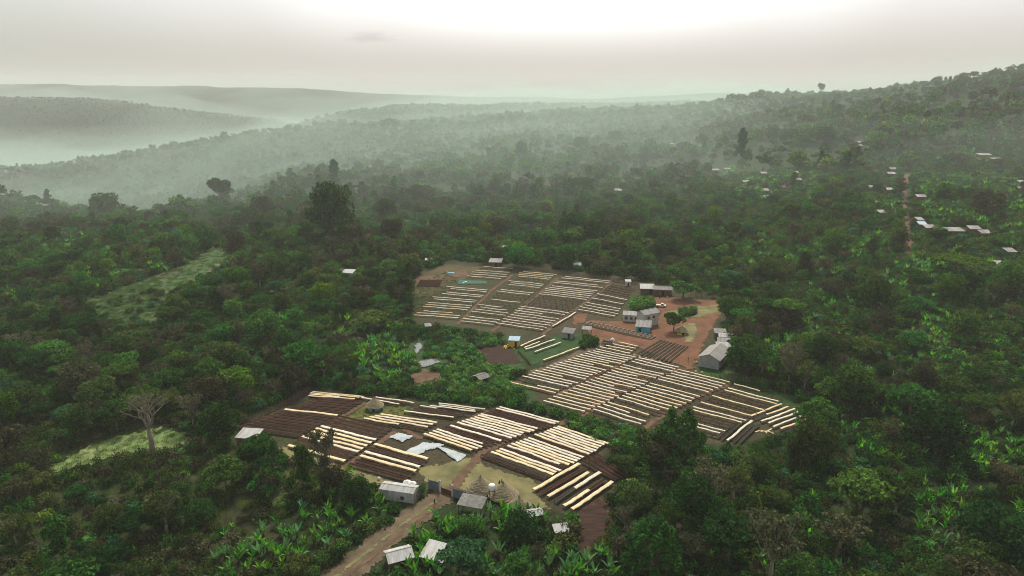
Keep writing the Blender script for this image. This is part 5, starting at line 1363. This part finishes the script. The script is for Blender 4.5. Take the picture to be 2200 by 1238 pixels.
NOT = [ # shape, tone, base px, base py, height px, width px, name, label
 ('round','dark',232,480,60,58,'broadleaf_tree','dark domed tree standing out against the mist at the upper left'),
 ('spread','dark',476,446,62,46,'broadleaf_tree','dark lopsided tree on a thin trunk against the misty valley slope'),
 ('round','dark',715,520,118,80,'fig_tree','tall domed fig tree, biggest dark tree left of the field, above the forest'),
 ('round','brown',566,470,44,48,'broadleaf_tree','brownish domed tree left of the tall fig tree'),
 ('tall','dark',719,408,62,24,'broadleaf_tree','slender two-tiered tree above the tall fig tree'),
 ('tall','dark',1590,350,70,24,'broadleaf_tree','tall slender tree rising above the hamlet in the mist'),
 ('spread','dark',1762,210,30,15,'broadleaf_tree','lone narrow tree breaking the right ridge line'),
 ('round','dark',1120,350,42,24,'broadleaf_tree','egg-shaped dark tree in the misty middle of the forest'),
 ('round','dark',1873,690,90,62,'broadleaf_tree','dark domed tree at right, alone above the forest, below the forest track'),
 ('round','green',1603,802,78,80,'broadleaf_tree','full round green tree directly right of the grey workshop'),
 ('spread','green',1447,712,46,42,'broadleaf_tree','green tree standing in the red yard left of the yellow-based hut'),
 ('spread','green',1467,642,42,58,'broadleaf_tree','broad green tree beside the darker long shed'),
 ('round','green',1115,574,46,52,'broadleaf_tree','round green tree above the top drying beds'),
 ('round','olive',880,590,44,46,'broadleaf_tree','olive round tree at the upper left corner of the drying field'),
 ('round','dark',165,675,58,34,'broadleaf_tree','dark tall-crowned tree beside the pale left slope field'),
 ('round','dark',160,712,36,30,'broadleaf_tree','small dark tree below the tall-crowned one by the pale field'),
 ('round','dark',197,692,38,22,'broadleaf_tree','small egg-shaped dark tree right of the tall-crowned one'),
 ('round','dark',66,700,42,36,'broadleaf_tree','dark round tree near the left edge below the pale field'),
 ('round','green',1836,880,92,84,'broadleaf_tree','large bright round tree in the forest right of the last brown beds'),
 ('round','green',655,820,82,82,'broadleaf_tree','creeper-hung green round tree left of the enset clump by the ponds'),
 ('round','dark',472,955,88,74,'broadleaf_tree','dark leafy tree left of the tin roof by the brown terrace'),
 ('spread','dark',565,1010,78,72,'broadleaf_tree','dark spreading tree partly hiding the tin roof by the brown terrace'),
 ('plume','green',1455,1005,135,104,'evergreen_tree','bushy evergreen with yellow-green plumed tips below the middle beds'),
 ('plume','green',1400,1250,150,120,'evergreen_tree','plumed evergreen cut by the bottom edge of the picture'),
 ('plume','lime',1432,1150,70,44,'evergreen_tree','smaller plumed evergreen just above the bottom one'),
 ('sparse','olive',1395,1000,90,80,'broadleaf_tree','olive thin-leaved tree left of the plumed evergreen'),
 ('sparse','grey',1512,1120,135,80,'pale_trunk_tree','thin greyish tree with a straight pale trunk below the plumed evergreen'),
 ('sparse','olive',1576,1090,110,80,'pale_trunk_tree','olive thin tree with pale trunk right of the greyish one'),
 ('sparse','brown',1718,1008,100,60,'pale_trunk_tree','thin pale-trunked tree above the reddish clearing'),
 ('sparse','olive',1772,1000,86,56,'pale_trunk_tree','slim pale-trunked tree right of the reddish clearing'),
 ('sparse','brown',1655,1262,190,120,'pale_trunk_tree','brown half-bare tree with pale trunk at the bottom edge, right half'),
 ('spread','green',1845,1115,120,120,'broadleaf_tree','broad green tree with leaning trunk above the enset grove at lower right'),
 ('sparse','olive',1918,1120,110,86,'pale_trunk_tree','olive thin tree immediately left of the dark mass at lower right'),
 ('sparse','brown',1800,1190,90,110,'pale_trunk_tree','low brown half-bare tree left of the enset grove at lower right'),
 ('sparse','grey',700,1055,135,60,'bare_tree','nearly leafless tree in front of the terrace above the store shed'),
 ('round','dark',2120,1205,125,110,'broadleaf_tree','large dark round tree near the lower right corner, left one'),
 ('round','dark',2185,1250,140,110,'broadleaf_tree','large dark round tree cut by the lower right corner'),
 ('round','olive',2095,1262,90,90,'broadleaf_tree','dark olive tree at the bottom edge near the right corner'),
 ('round','dark',2005,985,110,110,'broadleaf_tree','very dark round tree above the enset grove at lower right'),
 ('round','lime',8,925,85,62,'broadleaf_tree','bright green domed tree cut by the left edge'),
 ('round','dark',770,1090,60,60,'broadleaf_tree','dark round tree left of the white store shed'),
 ('round','dark',1120,1170,72,70,'broadleaf_tree','dark tree among the enset plants below the smallest thatched hut'),
 ('round','green',1008,1150,46,52,'broadleaf_tree','green round bush-like tree below the slatted shed roof'),
 ('spread','green',903,1062,26,26,'small_tree','small dark tree behind the stake fence next to the store shed'),
 ('flat','olive',970,388,24,56,'umbrella_tree','flat umbrella-crowned tree in the mid distance, right of a similar one'),
 ('flat','olive',914,386,24,60,'umbrella_tree','flat umbrella-crowned tree in the mid distance, left of a similar one'),
 ('flat','green',1688,706,62,66,'umbrella_tree','flat-topped green tree with pale forked trunk right of the yard'),
 ('flat','lime',2060,590,38,110,'umbrella_tree','wide flat yellow-green crown below the tin-roofed row'),
 ('flat','brown',322,778,46,64,'umbrella_tree','brown flat-topped tree in the left forest'),
 ('flat','lime',490,800,36,66,'umbrella_tree','bright green flat-topped tree in the left forest'),
 ('spread','olive',800,712,44,84,'umbrella_tree','olive spreading tree left of the tiny grey latrine'),
 ('round','green',1360,545,50,34,'broadleaf_tree','creeper-covered green tree above the fourth upper block'),
 ('round','lime',1505,545,46,40,'broadleaf_tree','yellow-green round tree above the long sheds'),
 ('round','lime',1790,545,50,46,'broadleaf_tree','yellow-green tree left of the red uphill road'),
 ('round','brown',2120,470,55,60,'broadleaf_tree','large brown-green round tree above the tin-roofed row'),
 ('round','green',2165,640,75,60,'broadleaf_tree','big green domed tree near the right edge below the tin-roofed row'),
 ('round','dark',1700,305,26,36,'broadleaf_tree','dark round tree in the mist right of the tall slender one'),
 ('round','dark',1770,312,36,40,'broadleaf_tree','second dark round tree in the mist, farther right'),
 ('round','dark',1320,310,26,32,'broadleaf_tree','dark round tree in the far misty forest, centre right'),
 ('round','dark',1247,325,28,32,'broadleaf_tree','dark round tree in the far misty forest, near centre'),
 ('spread','dark',1248,420,38,60,'broadleaf_tree','broad dark tree in the middle forest'),
 ('round','brown',905,440,40,56,'broadleaf_tree','brown-green tree cluster crown left of centre'),
 ('round','brown',840,518,45,44,'broadleaf_tree','brown round tree right of the tall fig tree'),
 ('round','brown',1065,505,40,54,'broadleaf_tree','brownish round tree above the drying field'),
 ('round','dark',830,470,40,40,'broadleaf_tree','dark round tree right of and level with the fig tree'),
 ('tall','green',1552,640,50,30,'broadleaf_tree','leafy column-like tree at the far corner of the red yard'),
 ('round','green',1560,690,55,40,'broadleaf_tree','green tree at the right rim of the red yard'),
]
n_indiv = 0
for sh, tn, bx, by, hp, wp, nm, lab in NOT:
    p = P(bx, min(by, 1300)) if by < 1236 else P(bx, by)
    d = p.y * math.cos(PITCH) - (p.z - CAM_H) * math.sin(PITCH)
    h = hp * d / FOC / (math.cos(PITCH) * 0.97); wd = wp * d / FOC
    h0 = {'round': 9.8, 'tall': 11.8, 'flat': 8.4, 'spread': 9.0, 'sparse': 9.8, 'plume': 10.6}[sh]
    w0 = {'round': 8.0, 'tall': 4.8, 'flat': 9.6, 'spread': 8.6, 'sparse': 7.0, 'plume': 7.2}[sh]
    place_tree(sh, tn, p.x, p.y, wd / w0, h / h0, name=nm, label=lab, group='notable trees' if False else None)
    if nm == 'broadleaf_tree': n_indiv += 1
# the big bare tree over the meadow and the brown umbrella-shaped tree in the scrub
def limb_tree(name, label, bx, by, hp, wp, tone, nleaf, lsz, flat, mat='bark_pale', seed=3):
    g = random.Random(seed); p = P(bx, by); d = p.y
    H = hp * d / FOC / 0.93; Wd = wp * d / FOC / 2
    t = thing(name, label, 'tree', (p.x, p.y, p.z - 0.2), 0)
    m = MB(); tips = []
    fork = H * 0.40
    m.tube([(0, 0, -0.5), (0.1, 0, fork * 0.5), (0, 0, fork)], [H * 0.045, H * 0.036, H * 0.032], 8)
    def grow(a, dirv, ln, r, lv):
        b = a + dirv * ln * 0.5 + Vector((g.gauss(0, .05), g.gauss(0, .05), g.gauss(0, .03))) * ln
        c = b + (dirv + Vector((g.gauss(0, .25), g.gauss(0, .25), g.gauss(0.08, .12)))).normalized() * ln * 0.5
        m.tube([a, b, c], [r, r * 0.8, r * 0.55], 5 if lv < 2 else 4)
        if lv >= 3: tips.append(c); return
        for _ in range(3):
            q = (dirv + Vector((g.gauss(0, .55), g.gauss(0, .55), g.gauss(0.05, .3)))).normalized()
            grow(c, q, ln * 0.68, r * 0.55, lv + 1)
    for k in range(6):
        a = k * 1.05 + g.random() * 0.4; up = 0.95 if not flat else 0.8
        dv = Vector((math.cos(a) * Wd * 0.62, math.sin(a) * Wd * 0.62, (H - fork) * up)).normalized()
        grow(Vector((0, 0, fork)), dv, (H - fork) * 0.42, H * 0.020, 0)
    m.build('trunk', M[mat], t, True)
    g2 = np.random.default_rng(seed); T = np.array([tuple(v) for v in tips])
    if flat:
        n2 = nleaf; a = g2.random(n2) * 6.28; r = np.sqrt(g2.random(n2)); z = H * (0.97 - 0.30 * r ** 2.2) + g2.normal(size=n2) * 0.18
        cells = fbm(np.cos(a) * r * 5 + 20, np.sin(a) * r * 5 + 20, 3, 3); k = cells > 0.36
        pts = np.stack([np.cos(a) * r * Wd, np.sin(a) * r * Wd, z + (cells - 0.4) * 2.0], 1)[k]
    else:
        pts = T[g2.integers(0, len(T), nleaf)] + g2.normal(size=(nleaf, 3)) * 0.55
    nr = np.tile([0, 0, 1.0], (len(pts), 1))
    V, F = leaf_quads(pts, nr, lsz, g2)
    link('crown', np_mesh('crown', V, F, LEAF[tone]), t)
    return t
limb_tree('bare_tree', 'big bare forked tree with pale limbs over the bright meadow', 328, 972, 145, 110, 'olive', 900, 0.16, False, seed=4)
limb_tree('umbrella_tree', 'dome-topped brown tree with a pale trunk in the dark scrub at lower left', 358, 1146, 106, 88, 'olive', 2600, 0.22, True, seed=9)

# ------------------------------------------------------------------ forest trees
def choose(n, w):
    w = np.array(w, float); return R.choice(len(w), n, p=w / w.sum())
# weights over near_shapes
#      r-dark r-grn r-olv r-grn s-grn s-olv s-brn t-dk t-gr flat sp-gy sp-br r-lim s-dk s-tl sp-ol plume r-br
W_ALL = [6,     8,    5,    8,    8,    6,    3,    2,   2,   3,   3,    3,    3,    6,   4,   4,    0.8,  4, 0.2]
#      r-dark r-grn r-olv r-grn s-grn s-olv s-brn t-dk t-gr flat sp-gy sp-br r-lim s-dk s-tl sp-ol plume r-br
W_DRK = [11,    3,    6,    3,    3,    7,    6,    3,   1,   3,   5,    6,    0.5,  9,   2,   5,    0.5,  8, 0]
W_GRN = [3,    11,    3,   10,   11,    4,    1,    1,   4,   4,   1,    1,    5,    3,   5,   2,    1.0,  1, 0.4]
def mixed(X, Y, sc=85.0):
    n_ = len(X); m_ = fbm(X / sc + 31, Y / sc + 17, 55, 3) + R.normal(size=n_) * 0.05 > 0.46 + 0.10 * (1 - ss(160, 260, Y))
    return np.where(m_, choose(n_, W_GRN), choose(n_, W_DRK))
X, Y = jgrid(105, 620, 8.6)
hh = 6.0 + 6.5 * R.random(len(X)) ** 1.6
bx, by, clear, low, roof = masks(X, Y, hh)
dens = fbm(X / 34.0, Y / 34.0, 81, 3)
keep = ~clear & ~roof & (R.random(len(X)) < np.clip((dens - 0.26) * 4.0, 0.12, 0.95)) & ~(low & (R.random(len(X)) > 0.10))
keep &= (by > 150) & (by < 1400)
# open scrub at lower left and the enset slopes at right carry fewer trees
keep &= ~((bx < 640) & (by > 905) & (R.random(len(X)) < 0.15))
keep &= ~((bx > 1880) & (by > 380) & (by < 620) & (R.random(len(X)) < 0.5))
X, Y, hh, bx, by = X[keep], Y[keep], hh[keep], bx[keep], by[keep]
idx = mixed(X, Y)
order = np.argsort(-(hh / Y) * ((bx > -30) & (bx < 2230) & (by < 1290)))
quota = 300 - n_indiv
sel = set(order[:quota].tolist())
for k in order[:quota]:
    s, tn = near_shapes[idx[k]]
    sc = hh[k] / 10.0
    place_tree(s, tn, float(X[k]), float(Y[k]), sc * rnd.uniform(0.85, 1.2), sc * rnd.uniform(0.85, 1.15))
rest = np.array([i for i in range(len(X)) if i not in sel])
scatter('forest', MIDC, X[rest], Y[rest], idx[rest], hh[rest] / 10.0 * R.uniform(0.85, 1.2, len(rest)), label='dense mixed forest of green and brownish trees around the station')
X, Y = jgrid(620, 1500, 9.5)
hh = (5.0 + 11 * R.random(len(X)) ** 3.2) * (1 - 0.35 * ss(800, 1400, Y))
bx, by, clear, low, roof = masks(X, Y, hh)
dens = fbm(X / 60.0, Y / 60.0, 81, 3)
keep = ~clear & ~roof & ~low & (R.random(len(X)) < np.clip((dens - 0.24) * 4, 0.2, 1))
X, Y, hh = X[keep], Y[keep], hh[keep]
scatter('distant_forest', FARC, X, Y, mixed(X, Y, 160.0), hh / 10.0 * R.uniform(0.9, 1.35, len(X)), label='forest canopy receding over the ridges into the mist')
X, Y = jgrid(1500, 3100, 12.5, 0.80)
hh = 4.5 + 8.0 * R.random(len(X)) ** 3
scatter('hazy_forest', FARC, X, Y, mixed(X, Y, 160.0), hh / 10.0 * R.uniform(1.0, 1.6, len(X)) * (1 - 0.35 * ss(1900, 2600, Y)), label='faint forest on the far hills')

# unique wording for every forest tree
from collections import defaultdict
grp = defaultdict(list)
for t, tone, shp, w_, d_ in pending: grp[(tone, shp, w_)].append((d_, t))
for (tone, shp, w_), l in grp.items():
    l.sort(key=lambda q: q[0])
    for i, (d_, t) in enumerate(l):
        art = tone + ' ' + shp
        t['label'] = f'{art} tree {w_}' + ('' if len(l) == 1 else f', {ordinal(i)} nearest')

# ------------------------------------------------------------------ undergrowth
X, Y = jgrid(104, 330, 2.35)
bx, by, clear, low, roof = masks(X, Y, np.full(len(X), 1.9))
tight = np.zeros(len(X), bool)
MEADOW = OPEN[0]
keep = ~clear & ~inpoly(bx, by, MEADOW) & ~(inpoly(bx, by, OPEN[1]) & (R.random(len(X)) < 0.93)) & (bx > -60) & (bx < 2260) & (by < 1330)
POND = OPEN[2]; inp = inpoly(bx, by, POND)
PLOT = [(1015,745),(1120,738),(1128,790),(1060,792)]
WATER = [[(880,732),(918,732),(915,765),(885,765)], [(890,768),(950,768),(950,795),(890,795)], [(1040,798),(1085,798),(1085,815),(1040,815)], [(880,800),(950,797),(955,825),(880,830)]]
keep &= ~roof & ~inpoly(bx, by, PLOT) & ~inpoly(bx, by, OPEN[5])
for w_ in WATER: keep &= ~inpoly(bx, by, w_)
keep &= R.random(len(X)) < np.clip((fbm(X / 12.0, Y / 12.0, 91, 3) - 0.25) * 5, 0.5, 1)
grove = np.zeros(len(X), bool)
for q, n_, s_ in ECL[:-6]: grove |= inpoly(bx, by, q)
X, Y, bx, by, inp, grove = X[keep], Y[keep], bx[keep], by[keep], inp[keep], grove[keep]
scrub = (bx < 700) & (by > 880)
wl = np.array([3, 3, 3, 3, 2, 1.2, 2, 0.7, 3, 0.5, 0.4, 0]); ws_ = np.array([2, 1.2, 1, 5, 5, 4.0, 0.3, 0.5, 2, 1.5, 0.3, 0]); wp_ = np.array([0, 1, 1, 0.7, 0.5, 0.3, 2, 1, 0, 1, 6, 6])
idx = np.where(inp, choose(len(X), wp_), np.where(scrub, choose(len(X), ws_), choose(len(X), wl)))
sc = R.uniform(0.8, 1.7, len(X)) * np.where(inp, 0.8, 1) * np.where(scrub, 0.82, 1) * np.where(grove, 0.5, 1)
scatter('undergrowth', BUSHC, X, Y, idx, sc, label='tangle of coffee shrubs and low bushes under the trees')
X, Y = jgrid(330, 700, 4.3)
bx, by, clear, low, roof = masks(X, Y, np.full(len(X), 1.5))
keep = ~clear & ~inpoly(bx, by, OPEN[1]) & ~inpoly(bx, by, OPEN[6]) & ~roof
X, Y = X[keep], Y[keep]
scatter('undergrowth', BUSHC, X, Y, choose(len(X), wl), R.uniform(1.2, 2.4, len(X)), label='low bushes filling the slopes beyond the station')
# hedge bands
def band(name, poly, cell, wts, smin, smax, label, coll=BUSHC):
    w = wpoly(poly); xs = [p[0] for p in w]; ys = [p[1] for p in w]
    X, Y = np.meshgrid(np.arange(min(xs), max(xs), cell), np.arange(min(ys), max(ys), cell)); X = X.ravel() + R.normal(size=X.size) * cell * .4; Y = Y.ravel() + R.normal(size=Y.size) * cell * .4
    k = inpoly(X, Y, w); X, Y = X[k], Y[k]
    return scatter(name, coll, X, Y, choose(len(X), wts), R.uniform(smin, smax, len(X)), label=label)
GRN = [0, 2, 1, 0.6, 0, 0, 1, 3, 0, 0, 4, 4]
band('hedge_foliage', [(1215,908),(1260,905),(1330,925),(1400,935),(1400,975),(1340,968),(1300,950),(1235,928)], 1.9, GRN, 0.9, 1.5, 'light green shrub band between the two fields of drying beds')
band('hedge_foliage', [(985,850),(1060,822),(1090,830),(1130,845),(1125,868),(1060,872),(1000,868),(900,860),(905,845)], 1.9, GRN, 0.9, 1.5, 'bright shrubs along the foot of the pond hollow')
band('mound_foliage', [(950,800),(1000,775),(1030,780),(1090,793),(1110,800),(1060,820),(1000,830),(960,830)], 1.5, [0, 1, 1, 0, 0, 0, 3, 1, 0, 1, 6, 6], 0.55, 1.0, 'creeping green growth over the mounds round the ponds')
band('mound_foliage', [(930,745),(1010,728),(1080,735),(1060,745),(1015,752),(1000,770),(950,772)], 1.5, [0, 1, 1, 1, 0, 0, 3, 1, 0, 3, 5, 5], 0.55, 1.0, 'green and greyish growth above the tilled plot')
band('grass_tufts', [(108,1008),(150,972),(250,936),(330,918),(400,926),(428,945),(360,966),(280,976),(220,986),(150,1016)], 1.0, [5, 5, 2, 1], 0.7, 1.3, 'long pale grass of the meadow', GRC)
band('grass_tufts', [(0,860),(230,840),(420,870),(600,960),(700,1040),(560,1080),(450,1240),(0,1240)], 2.2, [3, 3, 3, 2], 1.0, 2.0, 'rough grass between the scrub bushes', GRC)
band('grass_tufts', [(188,652),(260,620),(338,594),(350,620),(346,668),(335,694),(280,700),(222,690)], 2.0, [3, 3, 3, 1], 1.2, 2.2, 'grass on the pale slope field', GRC)
band('grass_tufts', [(1497,792),(1640,812),(1745,850),(1765,882),(1690,860),(1560,822)], 1.3, [1, 1, 6, 0], 0.7, 1.2, 'lush green grass below the workshop', GRC)
band('grass_tufts', [(740,895),(790,870),(880,872),(900,885),(850,900),(780,903)], 1.2, [3, 3, 2, 1], 0.5, 1.0, 'grass round the blue-walled hut', GRC)
band('grass_tufts', [(890,612),(960,585),(985,600),(960,625),(930,650),(895,680),(860,690),(850,640)], 1.8, [2, 2, 5, 2], 0.8, 1.5, 'grass at the left flank of the upper field', GRC)
band('mound_foliage', [(360,690),(720,695),(690,735),(430,728)], 2.2, [0, 1, 1, 1, 0, 0, 6, 1, 0, 2, 4, 4], 0.6, 1.1, 'pale green low plants in the hollow of the left slope')
band('grass_tufts', [(188,652),(400,570),(462,532),(505,546),(430,598),(346,668),(280,700)], 2.6, [3, 3, 3, 1], 1.2, 2.4, 'grass on the open left slope', GRC)
# yard shrubs
band('shrub_foliage', [(1358,652),(1375,645),(1402,650),(1402,662),(1375,667),(1360,664)], 1.3, GRN, 1.0, 1.5, 'bright green shrub thicket beside the store block')
band('shrub_foliage', [(1455,672),(1480,662),(1500,668),(1490,678),(1462,682)], 1.6, [1, 2, 2, 2, 0, 0, 1, 0, 0, 3, 1, 1], 0.8, 1.3, 'grey-green shrubs on the yard island')
band('shrub_foliage', [(1242,742),(1262,728),(1285,732),(1282,745),(1255,752)], 1.6, [4, 3, 2, 1, 0, 0, 1, 0, 4, 0, 0, 0], 1.0, 1.4, 'dark shrubs round the pale roof left of the tanks')

# ------------------------------------------------------------------ enset plants
EX, EY, ES = [], [], []
for poly, n, s in ECL:
    xs = [q[0] for q in poly]; ys = [q[1] for q in poly]; k = 0; tries = 0
    while k < n and tries < n * 20:
        tries += 1
        x, y = rnd.uniform(min(xs), max(xs)), rnd.uniform(min(ys), max(ys))
        if not inpoly(np.array([x]), np.array([y]), poly)[0]: continue
        if any(inpoly(np.array([x]), np.array([y]), c)[0] for c in CLEAR): continue
        p = P(x, y); EX.append(p.x); EY.append(p.y); ES.append(s * rnd.uniform(0.62, 1.08)); k += 1
EX, EY, ES = map(np.array, (EX, EY, ES)); ES = ES * (1 + 0.45 * ss(190, 320, EY))
o_ = np.argsort(EY / ES)
ei = R.integers(0, 6, len(EX))
px_, py_ = to_px(EX, EY, ground_z(EX, EY))
grp = defaultdict(list)
NL_ = 90
for c_, k in enumerate(o_[:300]):
    tone, stem, parts, whole = ENS[ei[k]]
    x, y = float(EX[k]), float(EY[k])
    t = thing('enset_plant', None, 'enset plant', (x, y, float(ground_z(x, y)) - 0.1), rnd.random() * 6.28, 'enset plants', float(ES[k]))
    link('stem', stem, t)
    if c_ < NL_:
        for lm in parts: link('leaf', lm, t)
    else: link('leaves', whole, t)
    w_, d_ = where(float(px_[k]), float(py_[k]))
    size = 'tall' if ES[k] > 0.88 else 'small'
    grp[(('bright green' if tone == 'enset' else 'pale') + ' ' + size, w_)].append((d_, t))
for (a_, w_), l in grp.items():
    l.sort(key=lambda q: q[0])
    for i, (d_, t) in enumerate(l): t['label'] = f'{a_} enset plant {w_}' + ('' if len(l) == 1 else f', {ordinal(i)} nearest')
r_ = o_[300:]
scatter('enset_groves', ENSC, EX[r_], EY[r_], ei[r_], ES[r_], 0.08, 0.05, label='groves of banana-like enset plants on the slopes')

# ------------------------------------------------------------------ air
hz_ = bpy.data.meshes.new('haze')
mb = MB().box(-7900, 7900, -300, 7100, float(TAB.min()) - 60, 262)
hz_.from_pydata(mb.v, [], mb.f); hz_.update()
m, t, o = mat_base('haze')
pv = t.nodes.new('ShaderNodeVolumePrincipled'); pv.inputs['Color'].default_value = (0.95, 0.972, 0.945, 1); pv.inputs['Density'].default_value = HAZE_D; pv.inputs['Anisotropy'].default_value = 0.15
t.links.new(pv.outputs[0], o.inputs['Volume'])
hz_.materials.append(m)
tag(link('haze', hz_), kind='stuff')

# ground mist lying in the hollows beyond the station
def make_mist(level, thick, dens, only_lake=False):
    na, nl = 110, 150
    a = np.linspace(-1.08, 1.08, na); Yv = np.geomspace(385, 5200, nl)
    A, YY = np.meshgrid(a, Yv, indexing='ij'); X = A * YY
    G = ground_z(X, YY)
    th = thick * (8 + 46 * np.clip(fbm(X / 260.0 + 9, YY / 260.0 + 4, 13, 3) - 0.25, 0, 1))
    edge = ss(388, 950 if thick < 3 else 560, YY) * (1 - (ss(3300, 3700, YY) if thick < 3 else ss(4600, 5100, YY))) * (1 - (0.75 if thick < 3 else 0.35) * ss(0.22, 0.42, A))
    top = G - 6 + (th + 6) * edge
    lake = ss(1550, 1850, YY) * (1 - ss(2950, 3300, YY)) * (1 - ss(-0.30, -0.12, A))
    if only_lake: top = np.where(lake > 0, level * lake + (G - 6) * (1 - lake), G - 6)
    top = np.minimum(top, 240)
    n = na * nl
    V = np.concatenate([np.stack([X, YY, top], -1).reshape(-1, 3), np.stack([X, YY, np.full(X.shape, float(TAB.min()) - 40)], -1).reshape(-1, 3)])
    i, j = np.meshgrid(np.arange(na - 1), np.arange(nl - 1), indexing='ij'); b_ = (i * nl + j).ravel()
    F = [np.stack([b_, b_ + nl, b_ + nl + 1, b_ + 1], 1)]
    F.append(F[0][:, ::-1] + n)
    def wall(idx): return np.stack([idx[:-1], idx[1:], idx[1:] + n, idx[:-1] + n], 1)
    e0 = np.arange(nl); e1 = (na - 1) * nl + np.arange(nl); e2 = np.arange(na) * nl; e3 = np.arange(na) * nl + nl - 1
    F += [wall(e0), wall(e1)[:, ::-1], wall(e2)[:, ::-1], wall(e3)]
    me = np_mesh('mist', V, np.concatenate(F), None)
    m, t, o = mat_base('mist')
    pv = t.nodes.new('ShaderNodeVolumePrincipled'); pv.inputs['Color'].default_value = (0.77, 0.965, 0.87, 1); pv.inputs['Density'].default_value = dens; pv.inputs['Anisotropy'].default_value = 0.1
    t.links.new(pv.outputs[0], o.inputs['Volume']); me.materials.append(m)
    tag(link('mist', me), kind='stuff')
for lv, tk, dn, ol in ((0, 0.5, MIST_D * 0.40, False), (0, 1.3, MIST_D * 0.30, False), (0, 4.0, 0.00045, False), (-105, 1, 0.0007, True), (-80, 1, 0.0004, True), (-50, 1, 0.0003, True), (-15, 1, 0.0002, True)): make_mist(lv, tk, dn, ol)
